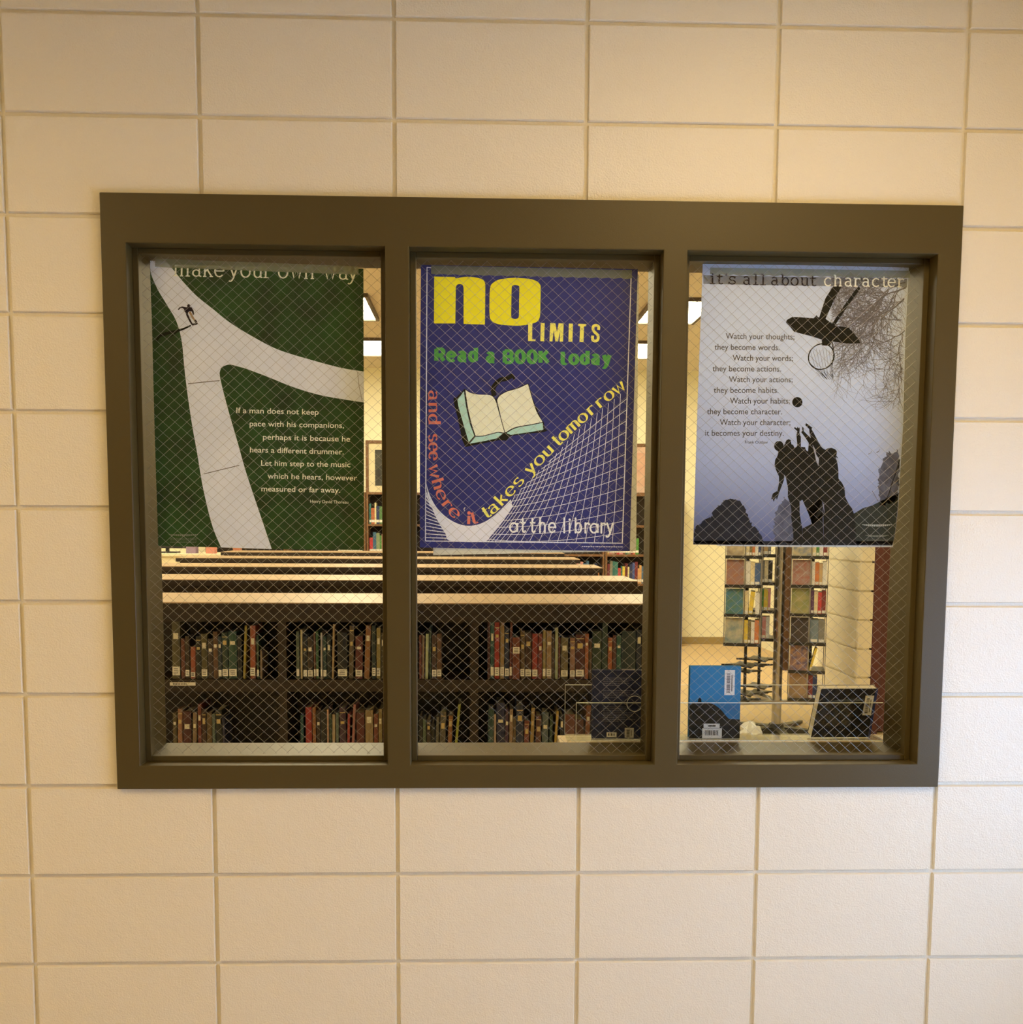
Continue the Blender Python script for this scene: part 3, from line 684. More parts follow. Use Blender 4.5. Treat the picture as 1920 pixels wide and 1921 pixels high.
# ------------------------------------------------------------------ ledge, clear display and the three books on it
p = on_z(1050, 1390, SILL_Z); LGX0 = p[0]; LGX1 = 2.015
q = MB(); q.box((LGX0, FY1+.005, SILL_Z-.02), (LGX1, FY1+.092, SILL_Z), mat('ledge_laminate', (.62, .50, .32), rough=.4))
for x in (LGX0+.08, LGX1-.12): q.box((x, FY1+.004, SILL_Z-.09), (x+.02, FY1+.06, SILL_Z-.02), M_WOOD)
structure(q.build('trim_1', bevel=.002), 'tan ledge along the library side of the window', 'ledge')
a0 = on_y(1082, 1319, .210); a1 = on_y(1657, 1319, .210); b0 = on_y(1061, 1285, .281)
t = thing('book_display', 'clear acrylic display holder with low lip on the window ledge', 'display stand', ((a0[0]+a1[0])/2, .24, SILL_Z)); o = t.location
def acryl(name, A, B):
    q = MB(); q.box(A, B, M_ACRYL); ob = q.build(name, t, o)
acryl('base', (b0[0], .208, SILL_Z+.0004), (a1[0]+.004, .284, SILL_Z+.004))
acryl('lip', (a0[0], .2085, SILL_Z+.0045), (a1[0], .2115, a0[2]))
acryl('back_panel', (b0[0], .2795, SILL_Z+.0045), (a1[0]+.004, .2825, b0[2]))
q = MB()
q.box((a0[0], .2083, a0[2]), (a1[0], .2117, a0[2]+.0016), M_ACRYL_EDGE)
q.box((a0[0]-.0008, .2083, SILL_Z+.0045), (a0[0], .2117, a0[2]+.0016), M_ACRYL_EDGE)
q.box((a0[0]-.012, .2076, SILL_Z+.001), (a1[0], .208, SILL_Z+.0034), M_ACRYL_EDGE)
q.build('lip_edge', t, o)
q = MB()
q.box((b0[0], .2793, b0[2]), (a1[0]+.004, .2827, b0[2]+.0007), M_ACRYL_EDGE)
q.box((b0[0]-.0006, .2793, SILL_Z+.0045), (b0[0], .2827, b0[2]+.0007), M_ACRYL_EDGE)
q.build('back_edge', t, o)
c = on_y(1191, 1320, .2095); q = MB(); nn = 28
for k in range(nn):
    A = 2*math.pi*k/nn; B = 2*math.pi*(k+1)/nn
    q.cyl((c[0]+.019*math.cos(A), .2082, c[2]+.019*math.sin(A)), (c[0]+.019*math.cos(B), .2082, c[2]+.019*math.sin(B)), .0006, M_ACRYL_EDGE, 5)
q.build('finger_hole', t, o)
def barcode(q, x0, z0, w, h, y, r, vertical=False, ratio=(.12, .88)):
    q.box((x0, y-.0003, z0), (x0+w, y, z0+h), M_WHITE)
    if vertical:
        z = z0+h*.1
        while z < z0+h*.85:
            k = r.uniform(.0008, .0026); q.box((x0+w*.2, y-.0005, z), (x0+w*.55, y-.0003, z+k), M_BLACKINK); z += k+r.uniform(.0008, .002)
        q.box((x0+w*.68, y-.0005, z0+h*.15), (x0+w*.76, y-.0003, z0+h*.8), M_BLACKINK)
    else:
        x = x0+w*.14
        while x < x0+w*.85:
            k = r.uniform(.0008, .0026); q.box((x, y-.0005, z0+h*.28), (x+k, y-.0003, z0+h*.8), M_BLACKINK); x += k+r.uniform(.0008, .002)
rb = random.Random(8)
def display_book(label, W, H, D, loc, rz, tilt, cover, decorate, inset=.003):
    t = thing('display_book', label, 'book', loc, (tilt, 0, rz), 'books in the clear display')
    q = MB(); q.box((0, 0, 0), (W, .0022, H), cover); q.box((0, D-.0022, 0), (W, D, H), cover); q.box((W-.0022, .0022, 0), (W, D-.0022, H), cover)
    q.build('cover', t, bevel=.0007, seg=1)
    q = MB(); q.box((inset, .0024, .003), (W-.0024, D-.0024, H-inset), M_PAGES); q.build('page_block', t)
    decorate(t, W, H)
    return t
YB_ = .222
def z_of(y, Y=YB_): return on_y(1200, y, Y)[2]
def x_of(x, Y=YB_): return on_y(x, 1330, Y)[0]
BZ = SILL_Z+.0045
M_NAVY = mat('navy_cover', (.030, .040, .115), rough=.3, color2=(.020, .026, .08), nscale=8)
M_TEAL = mat('bright_blue_cover', (.035, .25, .52), rough=.3, color2=(.03, .20, .44), nscale=5)
M_INKY = mat('midnight_cover', (.008, .009, .014), rough=.3, color2=(.010, .012, .022), nscale=9)
M_FADED = mat('faint_print', (.20, .21, .30), rough=.5)
def deco_navy(t, W, H):
    q = MB()
    for blk, (z1, n) in enumerate(((.88, 5), (.70, 5), (.46, 9))):
        for k in range(n):
            z = H*(z1-.026*k); e = rb.uniform(.70, .93) if k < n-1 else .55
            x = W*.22
            while x < W*e:
                w = rb.uniform(.003, .008); q.box((x, -.0004, z), (min(x+w, W*e), 0, z+.0013), M_FADED); x += w+.0013
    q.build('blurb', t)
    q = MB(); barcode(q, W*.30, H*.02, .024, .012, 0, rb); q.build('barcode_label', t)
    q = MB(); barcode(q, W*.66, H*.015, .022, .024, 0, rb, True); q.build('barcode_label', t)
display_book('navy book with lines of blurb facing the glass, in the clear display', .122, z_of(1258)-BZ, .020, (x_of(1111), YB_, BZ+.0008), math.radians(-3), math.radians(-2), M_NAVY, deco_navy)
M_SILH = mat('dark_rock_print', (.022, .024, .028), rough=.35)
def deco_teal(t, W, H):
    q = MB(); y = -.0003
    pts = [(0, 0), (W, 0), (W, H*.262), (W*.78, H*.272), (W*.74, H*.30), (W*.70, H*.335), (W*.62, H*.40), (W*.55, H*.44), (W*.47, H*.475), (W*.36, H*.497), (W*.25, H*.50), (W*.235, H*.505), (W*.232, H*.545), (W*.20, H*.565), (W*.17, H*.545), (W*.165, H*.505), (W*.08, H*.495), (0, H*.47)]
    q.poly([(x, y, z) for x, z in pts], M_SILH); q.build('printed_rock', t)
    q = MB(); barcode(q, W*.68, H*.60, W*.20, H*.345, -.0004, rb, True); q.build('barcode_label', t)
    q = MB(); barcode(q, W*.26, H*.005, W*.385, H*.135, -.0006, rb); q.box((W*.285, -.001, H*.145), (W*.60, -.0006, H*.205), M_WHITE)
    q.box((W*.37, -.0013, H*.165), (W*.52, -.001, H*.185), M_BLACKINK); q.build('owner_label', t)
display_book('bright blue book with a dark rock on its cover, in the clear display', x_of(1389.5)-x_of(1294), z_of(1250)-BZ, .018, (x_of(1294), YB_, BZ+.0005), 0, math.radians(-1), M_TEAL, deco_teal)
def deco_dark(t, W, H):
    q = MB()
    cl = mat('cloud_print', (.16, .19, .25), rough=.4, color2=(.03, .04, .06), nscale=40)
    q.poly([(W*.12, -.0003, H*.70), (W*.35, -.0003, H*.735), (W*.6, -.0003, H*.73), (W*.78, -.0003, H*.76), (W*.78, -.0003, H*.80), (W*.55, -.0003, H*.80), (W*.3, -.0003, H*.77), (W*.12, -.0003, H*.74)], cl)
    q.build('printed_cloud', t)
    q = MB(); barcode(q, W*.80, H*.46, W*.15, H*.40, -.0004, rb, True); q.build('barcode_label', t)
    q = MB(); q.box((W-.006, -.0003, 0), (W, 0, H), mat('blue_edge', (.03, .05, .22), rough=.3)); q.build('printed_edge', t)
dkb = display_book('black and midnight blue book with page edges showing, in the clear display', .148, (z_of(1293, .198)-BZ)/math.cos(.17)-.001, .031, (x_of(1524, .229), .229, BZ+.0008), math.radians(1), .17, M_INKY, deco_dark, .0008)
for ch in dkb.children:                         # the book has slumped sideways
    for v in ch.data.vertices: v.co.x += v.co.z*(.115-.40*v.co.x)

# ------------------------------------------------------------------ printing on the posters
FONT = {}
def text_mesh(s, bold=0.0, spacing=1.0):
    key = (s, bold, spacing)
    if key in FONT: return FONT[key]
    c = bpy.data.curves.new('lettering', 'FONT'); c.body = s; c.size = 1.0; c.offset = bold; c.space_character = spacing; c.resolution_u = 4; c.fill_mode = 'FRONT'
    o = bpy.data.objects.new('lettering', c); COL.objects.link(o)
    dg = bpy.context.evaluated_depsgraph_get(); dg.update()
    me = o.evaluated_get(dg).to_mesh()
    v = [(p.co.x, p.co.y) for p in me.vertices]; f = [tuple(q.vertices) for q in me.polygons]
    o.evaluated_get(dg).to_mesh_clear(); bpy.data.objects.remove(o); bpy.data.curves.remove(c)
    FONT[key] = (v, f); return FONT[key]
CAPH = max(p[1] for p in text_mesh('H')[0])
class Print:
    # shapes given in the poster's own picture coordinates, laid on its sheet in thin ink layers
    def __init__(s, Y): s.Y = Y; s.lay = 0; s.mb = MB(); s.step = .05; s.asc = 1.0
    def pt(s, x, y):
        Y = s.Y-(.00012*s.lay)
        p = on_y(x, y, Y)
        return (p[0], p[1], p[2])
    def layer(s): s.lay += 1; return s
    def poly(s, pts, m): s.mb.poly([s.pt(x, y) for x, y in pts], m)
    def rect(s, x0, y0, x1, y1, m): s.poly([(x0, y0), (x1, y0), (x1, y1), (x0, y1)], m)
    def line(s, pts, w, m, w1=None):
        s.lay += s.step                             # each stroke its own film of ink
        w1 = w if w1 is None else w1; n = len(pts)
        L, R = [], []
        for i, (x, y) in enumerate(pts):
            a = pts[max(0, i-1)]; b = pts[min(n-1, i+1)]
            dx, dy = b[0]-a[0], b[1]-a[1]; d = math.hypot(dx, dy) or 1
            h = (w+(w1-w)*i/max(1, n-1))/2
            L.append((x-dy/d*h, y+dx/d*h)); R.append((x+dy/d*h, y-dx/d*h))
        for i in range(n-1): s.poly([L[i], L[i+1], R[i+1], R[i]], m)
    def disc(s, cx, cy, r, m, n=20, ry=None):
        s.lay += s.step; ry = ry or r; s.poly([(cx+r*math.cos(2*math.pi*k/n), cy+ry*math.sin(2*math.pi*k/n)) for k in range(n)], m)
    def text(s, str_, x0, y0, x1, y1, cap, m, bold=0.0, spacing=1.0):
        v, f = text_mesh(str_, bold, spacing)
        u0 = min(p[0] for p in v); u1 = max(p[0] for p in v); L = math.hypot(x1-x0, y1-y0); ax, ay = (x1-x0)/L, (y1-y0)/L
        k = L/(u1-u0); kv = cap/CAPH
        s.mb.mesh([s.pt(x0+ax*(u-u0)*k+ay*w_*kv, y0+ay*(u-u0)*k-ax*w_*kv) for u, w_ in v], f, m)
    def build(s, name, parent, origin): return s.mb.build(name, parent, origin)
def spline(pts, n=8):
    P = [np.array(p, float) for p in pts]; out = []
    for i in range(len(P)-1):
        p0 = P[max(0, i-1)]; p1 = P[i]; p2 = P[i+1]; p3 = P[min(len(P)-1, i+2)]
        for k in range(n):
            t = k/n; out.append(tuple(.5*((2*p1)+(-p0+p2)*t+(2*p0-5*p1+4*p2-p3)*t*t+(-p0+3*p1-3*p2+p3)*t**3)))
    out.append(tuple(P[-1])); return out
# skeleton letters: strokes in a cell of x-height 1
def arc(cx, cy, rx, ry, a0, a1, n=14): return [(cx+rx*math.cos(math.radians(a0+(a1-a0)*k/n)), cy+ry*math.sin(math.radians(a0+(a1-a0)*k/n))) for k in range(n+1)]
GL = {
 'a': ([arc(.34, .74, .26, .26, 155, 0)+[(.60, .74), (.60, .16)], [(.60, .16)]+arc(.72, .14, .12, .14, 180, 300, 5), arc(.36, .29, .28, .29, 20, 340)], []),
 'b': ([[(.12, 1.48), (.12, 0)], arc(.42, .5, .31, .5, 150, -150)], [((-.04, 1.48), (.12, 1.48))]),
 'c': ([arc(.42, .5, .36, .5, 42, 318)], []),
 'd': ([[(.66, 1.48), (.66, 0)], arc(.36, .5, .31, .5, 30, 330)], [((.50, 1.48), (.66, 1.48)), ((.66, 0), (.82, 0))]),
 'e': ([[(.06, .52), (.76, .52)], arc(.41, .5, .36, .5, 0, 318)], []),
 'h': ([[(.14, 1.48), (.14, 0)], [(.14, .7)]+arc(.40, .68, .26, .32, 160, 0)+[(.66, 0)]], [((-.02, 1.48), (.14, 1.48)), ((0, 0), (.28, 0)), ((.52, 0), (.80, 0))]),
 'i': ([[(.4, 1), (.4, 0)]], [((.18, 1), (.4, 1)), ((.12, 0), (.68, 0))]),
 'k': ([[(.14, 1.48), (.14, 0)], [(.66, 1), (.16, .42)], [(.34, .62), (.70, 0)]], [((-.02, 1.48), (.14, 1.48)), ((0, 0), (.28, 0)), ((.54, 0), (.82, 0)), ((.5, 1), (.8, 1))]),
 'l': ([[(.4, 1.48), (.4, 0)]], [((.18, 1.48), (.4, 1.48)), ((.12, 0), (.68, 0))]),
 'm': ([[(.06, 1), (.06, 0)], [(.06, .74)]+arc(.24, .74, .17, .26, 160, 0)+[(.41, 0)], [(.41, .74)]+arc(.59, .74, .17, .26, 160, 0)+[(.76, 0)]], [((-.08, 1), (.06, 1)), ((-.08, 0), (.18, 0)), ((.31, 0), (.51, 0)), ((.65, 0), (.90, 0))]),
 'n': ([[(.14, 1), (.14, 0)], [(.14, .7)]+arc(.40, .68, .26, .32, 160, 0)+[(.66, 0)]], [((-.02, 1), (.14, 1)), ((0, 0), (.28, 0)), ((.52, 0), (.80, 0))]),
 'o': ([arc(.40, .5, .36, .5, 0, 360, 22)], []),
 'r': ([[(.24, 1), (.24, 0)], [(.24, .62)]+arc(.52, .66, .28, .32, 165, 40, 8)], [((.06, 1), (.24, 1)), ((.06, 0), (.48, 0))]),
 's': ([arc(.40, .75, .27, .24, 30, 250, 10)+arc(.40, .26, .30, .25, 90, -150, 12)], [((.66, .98), (.66, .72)), ((.08, .3), (.08, .02))]),
 't': ([[(.32, 1.36), (.32, .24)]+arc(.52, .22, .20, .22, 180, 330, 8), [(.06, .98), (.66, .98)]], []),
 'u': ([[(.14, 1), (.14, .32)]+arc(.40, .32, .26, .32, 180, 360)+[(.66, 1)], [(.66, 1), (.66, 0)]], [((-.02, 1), (.14, 1)), ((.50, 1), (.66, 1)), ((.66, 0), (.82, 0))]),
 'w': ([[(.04, 1), (.22, 0), (.40, .85), (.58, 0), (.76, 1)]], [((-.08, 1), (.18, 1)), ((.62, 1), (.88, 1))]),
 'y': ([[(.10, 1), (.42, .05)], [(.72, 1), (.40, -.08), (.28, -.32)]+arc(.14, -.28, .12, .13, -20, -150, 5)], [((-.04, 1), (.26, 1)), ((.58, 1), (.86, 1))]),
 'R': ([[(.06, 1.36), (.06, 0)], [(.06, 1.36), (.45, 1.36)]+arc(.45, 1.02, .29, .34, 90, -90, 8)+[(.06, .68)], [(.42, .66), (.78, 0)]], []),
 'B': ([[(.06, 1.36), (.06, 0)], [(.06, 1.36), (.45, 1.36)]+arc(.45, 1.03, .27, .33, 90, -90, 8)+[(.06, .70)], [(.45, .70)]+arc(.45, .35, .31, .35, 90, -90, 8)+[(.06, 0)]], []),
 'O': ([arc(.40, .68, .35, .68, 0, 360, 22)], []),
 'K': ([[(.06, 1.36), (.06, 0)], [(.74, 1.36), (.12, .58)], [(.30, .78), (.78, 0)]], []),
 "'": ([[(.4, 1.48), (.37, 1.12)]], []),
}
def glyph(pr, ch, ox, oy, ax, ay, sx, sz, m, wt, wn, serif=True):
    # ox,oy baseline origin; (ax,ay) reading direction; upwards is (ay,-ax); wt/wn widths of upright and level strokes
    if ch not in GL: return
    st, sf = GL[ch]
    def w_of(a, b):
        dx, dy = (b[0]-a[0])*sx, (b[1]-a[1])*sz; d = math.hypot(dx, dy) or 1
        return wn+(wt-wn)*(abs(dy)/d)**1.3
    def P_(u, v):
        v = 1+(v-1)*pr.asc if v > 1 else v
        return (ox+ax*u*sx+ay*v*sz, oy+ay*u*sx-ax*v*sz)
    lines = list(st)+([list(k) for k in sf] if serif else [])
    for ln in lines:
        pr.lay += pr.step
        pts = [P_(*k) for k in ln]; n = len(pts); L, R = [], []
        ws = [w_of(ln[i], ln[i+1]) for i in range(n-1)]
        for i, (x, y) in enumerate(pts):
            a = pts[max(0, i-1)]; b = pts[min(n-1, i+1)]; dx, dy = b[0]-a[0], b[1]-a[1]; d = math.hypot(dx, dy) or 1
            h = (ws[max(0, i-1)]+ws[min(n-2, i)])/4
            L.append((x-dy/d*h, y+dx/d*h)); R.append((x+dy/d*h, y-dx/d*h))
        for i in range(n-1): pr.poly([L[i], L[i+1], R[i+1], R[i]], m)
        if wn > .8*wt:
            for e in (0, n-1): pr.disc(pts[e][0], pts[e][1], wt*.5, m, 8)
    if ch == 'i': c = P_(.4, 1.34); pr.disc(c[0], c[1], max(wt*.62, 1.0), m, 10)
def typed(pr, s, xs_, y0, slope, sx, sz, m, wt, wn):
    pr.step = .012; pr.asc = .72
    for ch, x in zip(s, xs_):
        if ch != ' ': glyph(pr, ch, x, y0+slope*(x-xs_[0]), 1/math.hypot(1, slope), slope/math.hypot(1, slope), sx*{'m': 1.4, 'w': 1.12}.get(ch, 1), sz, m, wt, wn)
def poster_root(label, pts, Y):
    P = [on_y(x, y, Y) for x, y in pts]
    c = ((min(p[0] for p in P)+max(p[0] for p in P))/2, Y, min(p[2] for p in P))
    return thing('poster', label, 'poster', c), c
def sheet(pr, pts, m, t, o, thick=.0004, back=None):
    q = MB(); f = [on_y(x, y, pr.Y) for x, y in pts]; n = len(f)
    vs = [tuple(p) for p in f]+[(p[0], p[1]+thick, p[2]) for p in f]
    q.mesh(vs, [tuple(range(n))], m)
    q.mesh(vs, [tuple(range(2*n-1, n-1, -1))]+[(i, n+i, n+(i+1) % n, (i+1) % n) for i in range(n)], back or M_PAPER)
    q.build('sheet', t, o)
M_PAPER = mat('white_paper', (.84, .84, .80), rough=.6)
nt = M_PAPER.node_tree; mx = nt.nodes.new('ShaderNodeMixShader'); tl = nt.nodes.new('ShaderNodeBsdfTranslucent'); tl.inputs[0].default_value = (.84, .86, .80, 1); mx.inputs[0].default_value = .45
nt.links.new(nt.nodes['Principled BSDF'].outputs[0], mx.inputs[1]); nt.links.new(tl.outputs[0], mx.inputs[2]); nt.links.new(mx.outputs[0], nt.nodes['Material Output'].inputs[0])
PYL = GY+.0042

# --- poster: forked path
M_GRASS = mat('grass_print', (.040, .098, .032), rough=.4, color2=(.034, .054, .026), nscale=14)
M_PAVE = mat('pavement_print', (.82, .87, .97), rough=.4, color2=(.75, .80, .91), nscale=10)
M_PTXT = mat('pale_print', (.92, .94, .80), rough=.4)
M_TAPE = sheer('clear_tape', (.36, .39, .25), .55)
M_TAPE2 = sheer('thin_tape', (.17, .17, .165), .55)
P1 = [(281, 489), (480, 497), (682, 504), (683, 760), (683, 1032), (510, 1030), (415, 1027), (297, 1024), (290, 800), (285, 600)]
t, o = poster_root('green poster of a forked footpath with a skater, taped in the first light', P1, PYL)
pr = Print(PYL); sheet(pr, P1, M_GRASS, t, o)
pr.layer()
left = spline([(282, 489), (283, 512), (296, 543), (314, 573), (331, 603), (341, 640), (346, 690), (352, 740), (361, 800), (370, 850), (381, 915), (398, 985), (415, 1027)])
right = spline([(510, 1030), (495, 985), (478, 935), (460, 880), (446, 830), (430, 775), (418, 730), (413, 708)])+spline([(412, 700), (415, 691), (422, 686), (432, 684), (445, 687)])+spline([(460, 691), (500, 706), (550, 726), (600, 741), (650, 750), (683, 755)])+spline([(683, 697), (640, 690), (580, 674), (520, 655), (470, 629), (430, 604), (400, 580), (370, 556), (345, 530), (326, 507), (312, 490)])
pr.poly(left+right, M_PAVE)
pr.layer()
M_CRACK = mat('crack_print', (.16, .15, .13), rough=.5)
pr.line([(353, 720), (380, 717), (412, 714)], 1.6, M_CRACK); pr.line([(383, 889), (420, 880), (449, 873)], 1.4, M_CRACK); pr.line([(671, 697), (674, 725), (680, 753)], .8, M_CRACK)
pr.build('printed_path', t, o)
pr = Print(PYL); pr.lay = 3
M_SK = mat('skater_print', (.025, .016, .028), rough=.5); M_SKIN = mat('tan_print', (.40, .27, .16), rough=.5)
k_ = lambda x, y: (270+x*.1146, 480+y*.1146)
pr.disc(*k_(735, 820), 3.1, M_SK, 12, 3.4)
pr.poly([k_(*p) for p in ((690, 840), (780, 840), (815, 900), (825, 960), (805, 970), (785, 910), (750, 905), (720, 930), (672, 925), (655, 870), (620, 850), (590, 865), (570, 890), (555, 878), (585, 840), (630, 828))], M_SK)
pr.line([k_(700, 925), k_(715, 980), k_(760, 1070), k_(790, 1120)], 4.2, M_SK, 3)
pr.line([k_(750, 915), k_(790, 990), k_(835, 1060)], 4.5, M_SKIN, 3); pr.line([k_(835, 1050), k_(860, 1090)], 4, M_SK); pr.line([k_(785, 1125), k_(840, 1120), k_(880, 1100)], 3.6, M_SK)
pr.layer(); M_SHAD = mat('figure_shadow_print', (.012, .014, .009), rough=.5)
pr.line([k_(770, 1140), k_(650, 1195), k_(560, 1225), k_(420, 1255), k_(300, 1300)], 2.6, M_SHAD, 6.5); pr.line([k_(380, 1260), k_(260, 1310), k_(200, 1390)], 6, M_SHAD, 4); pr.line([k_(560, 1230), k_(430, 1330)], 3, M_SHAD, 1.5)
pr.build('printed_skater', t, o)
pr = Print(PYL); pr.lay = 3
hx = [327.5, 360, 381, 402, 0, 429, 451.5, 474, 493, 0, 522, 546, 571, 0, 609, 635.5, 652.5]
typed(pr, 'make your own way', hx, 517.3, .0205, 23, 20.5, M_PTXT, 3.1, 2.0)
pr.build('headline', t, o)
pr = Print(PYL); pr.lay = 3
for s_, x0, y0, x1, y1 in (('If a man does not keep', 443.5, 774.6, 598, 778), ('pace with his companions,', 468.5, 799.5, 645.5, 803), ('perhaps it is because he', 493.5, 824.5, 657, 828.5), ('hears a different drummer.', 469, 848.5, 645, 852.5), ('Let him step to the music', 490, 873.5, 657.5, 876.5), ('which he hears, however', 502, 897.5, 670, 901.5), ('measured or far away.', 490.5, 921.5, 638.5, 924.5)):
    pr.text(s_, x0, y0, x1, y1, 10.0, M_PTXT, .006)
pr.text('Henry David Thoreau', 582, 943, 653.5, 945, 5.6, M_PTXT)
pr.build('quotation', t, o)
def small_mark(pr, cx, cy, w, m, lines, slope=.01):
    r = random.Random(int(cx))
    for k in range(16):
        u = -1+2*(k+.5)/16; h = 4.2*(1-u*u*.75)
        pr.poly([(cx+u*w/2-w/38, cy-2.2), (cx+u*w/2+w/45, cy-2.2+r.uniform(-.3, .3)), (cx+u*w/2+w/45, cy-2.2+h), (cx+u*w/2-w/45, cy-2.2+h*r.uniform(.75, 1))], m)
    for j in range(lines):
        x = cx-w*.44
        while x < cx+w*.44:
            e = r.uniform(2, 5); pr.rect(x, cy+5+j*2.6, x+e, cy+5+j*2.6+.8, m); x += e+.9
M_MARK = mat('grey_print_mark', (.22, .23, .18), rough=.5)
pr = Print(PYL); pr.lay = 2; small_mark(pr, 344, 1004.5, 56, M_MARK, 4); pr.build('printed_mark', t, o)
def tape(pr, x0, y0, x1, y1, h, m, teeth=True, name='tape'):
    n = int((x1-x0)/22); top = [(x0, y0), (x1, y1)]; bot = []
    for k in range(n*2, -1, -1):
        x = x0+(x1-x0)*k/(2*n); bot.append((x, y0+(y1-y0)*k/(2*n)+h+(1.8 if (k % 2 and teeth) else 0)))
    f = [pr.pt(*p) for p in top+bot]
    q = MB(); q.poly(f, m); q.build(name, t, o)
pr = Print(PYL-.0009); tape(pr, 291, 485, 673, 499.5, 16, M_TAPE, False)

# --- poster: no limits
M_BLUE = mat('blue_print', (.056, .060, .24), rough=.35, color2=(.046, .052, .205), nscale=5)
M_YEL = mat('yellow_print', (.98, .92, .04), rough=.4); M_YEL2 = mat('light_yellow_print', (.98, .94, .20), rough=.4)
M_GRN = mat('green_print', (.11, .42, .10), rough=.4); M_SAL = mat('salmon_print', (.80, .24, .17), rough=.4)
M_WHT = mat('white_print', (.86, .90, 1.0), rough=.4); M_BLK = mat('black_print', (.022, .022, .018), rough=.45)
M_CRM = mat('cream_print', (.92, .96, .78), rough=.4); M_MINT = mat('mint_print', (.50, .80, .72), rough=.4)
P2 = [(790, 497), (1197, 505), (1193, 640), (1188, 820), (1184, 960), (1182, 1034), (980, 1031), (788, 1027), (788, 760)]
t, o = poster_root('dark blue reading poster with yellow lettering and an open book, in the middle light', P2, PYL)
pr = Print(PYL); sheet(pr, P2, M_BLUE, t, o)
pr.layer()
ENV = spline([(799.5, 905), (806, 927), (818, 950), (835, 968), (856, 981), (877, 986.3), (900, 983), (924, 970), (950, 946), (975, 918), (1000, 893), (1035, 861), (1066, 826.6)], 6)
low_env = [(962, 950), (950, 968), (938, 984), (922, 1003), (908, 1016), (846, 1014.5), (836, 1001), (822, 978), (810, 951), (803, 929)]
lowc = spline(low_env[::-1], 12); topc = ENV[:51]
for k in range(60):
    q_ = lambda c, u: c[min(len(c)-1, int(round(u*(len(c)-1))))]
    pr.poly([q_(topc, k/60), q_(topc, (k+1)/60), q_(lowc, (k+1)/60), q_(lowc, k/60)], M_WHT)
for a, b, w in (((801.5, 501), (800, 760), 1.8), ((800, 760), (798.5, 1015), 1.8), ((798.5, 1014.8), (980, 1017), 1.8), ((980, 1017), (1169, 1019), 1.8), ((1168, 1018), (1177, 745), 1.9), ((1177, 745), (1184.5, 521), 1.8), ((801, 501.5), (811, 502), 1.6)): pr.line([a, b], w, M_WHT)
tops = [(1164.5, 738.5), (1153, 748.7), (1142, 756.5), (1131, 766), (1121, 775), (1110, 785), (1099, 795.4), (1088, 805), (1078, 815), (1066, 826.6), (1056, 838.5), (1044.7, 850.5), (1034.5, 861), (1023.7, 872.7), (1012, 882), (1001, 893), (990, 904), (979, 916), (967, 928), (955, 941), (943, 953)]
bots = [1149, 1131.5, 1115, 1098, 1080.6, 1063, 1046, 1028.5, 1011, 993, 977, 962, 949, 938, 929, 922, 916, 911, 907, 904, 902]
for (x, y), b in zip(tops, bots):
    yb = 1015+(b-798)*.011; mx_, my_ = (x+b)/2+(x-b)*.10, (y+yb)/2
    pr.line([(x+(b-x)*k/8+4*(k/8)*(1-k/8)*(x-b)*.10, y+(yb-y)*k/8) for k in range(9)], 1.0, M_WHT)
for k in range(13):
    yr = 747.5+21*k-(0.05*k); xr = 1177-.75*k
    lx, ly = [(1030, 866), (1016, 880), (1002, 893), (990, 905), (978, 917), (968, 929), (958, 941), (948, 953), (938, 965), (928, 977), (918, 989), (909, 1001), (901, 1010)][k]
    cx, cy = (xr+lx)/2-12, (yr+ly)/2+9+k*1.0
    pr.line([((1-s)**2*xr+2*s*(1-s)*cx+s*s*lx, (1-s)**2*yr+2*s*(1-s)*cy+s*s*ly) for s in [q_/9 for q_ in range(10)]], 1.0, M_WHT)
for k in range(13):                                 # fan of lines at the lower left
    y = 922+7.2*k; pr.line([(799.5, y), (808+k*4.6, 950+k*3.4 if k < 9 else 978+(k-8)*6)] if k < 4 else [(799.5, y), (822+k*5.0, min(1014, 962+k*4.1))], 1.3, M_WHT, 2.4)
pr.build('printed_grid', t, o)
pr = Print(PYL); pr.lay = 2
kn = lambda x, y: (780+x*.1198, 490+y*.1198)
pr.poly([kn(*p) for p in [(292, 240), (615, 248), (630, 268)]]+[kn(*p) for p in spline([(640, 268), (720, 252), (820, 244), (930, 252), (1020, 275), (1072, 310), (1090, 360), (1092, 430)], 5)]+[kn(*p) for p in [(1085, 992), (752, 982), (752, 420), (745, 385), (720, 362), (690, 358), (660, 362), (638, 385), (630, 420), (622, 975), (288, 975)]], M_YEL)
O_out = [kn(*p) for p in spline([(1560, 258), (1330, 282), (1200, 350), (1165, 440), (1158, 640), (1160, 850), (1190, 930), (1290, 985), (1540, 1010), (1720, 1000), (1880, 960), (1945, 880), (1955, 660), (1960, 430), (1940, 350), (1830, 285), (1560, 258)], 4)]
O_in = [kn(*p) for p in spline([(1560, 372), (1520, 385), (1505, 425), (1500, 640), (1497, 840), (1505, 885), (1550, 904), (1600, 893), (1618, 850), (1622, 640), (1626, 425), (1612, 385), (1560, 372)], 4)]
n_ = min(len(O_out), len(O_in))
a_ = [O_out[int(k*(len(O_out)-1)/48)] for k in range(49)]; b_ = [O_in[int(k*(len(O_in)-1)/48)] for k in range(49)]
for k in range(48): pr.poly([a_[k], a_[k+1], b_[k+1], b_[k]], M_YEL)
pr.layer()
kl = lambda x, y: (980+x*.1198, 490+y*.1198)
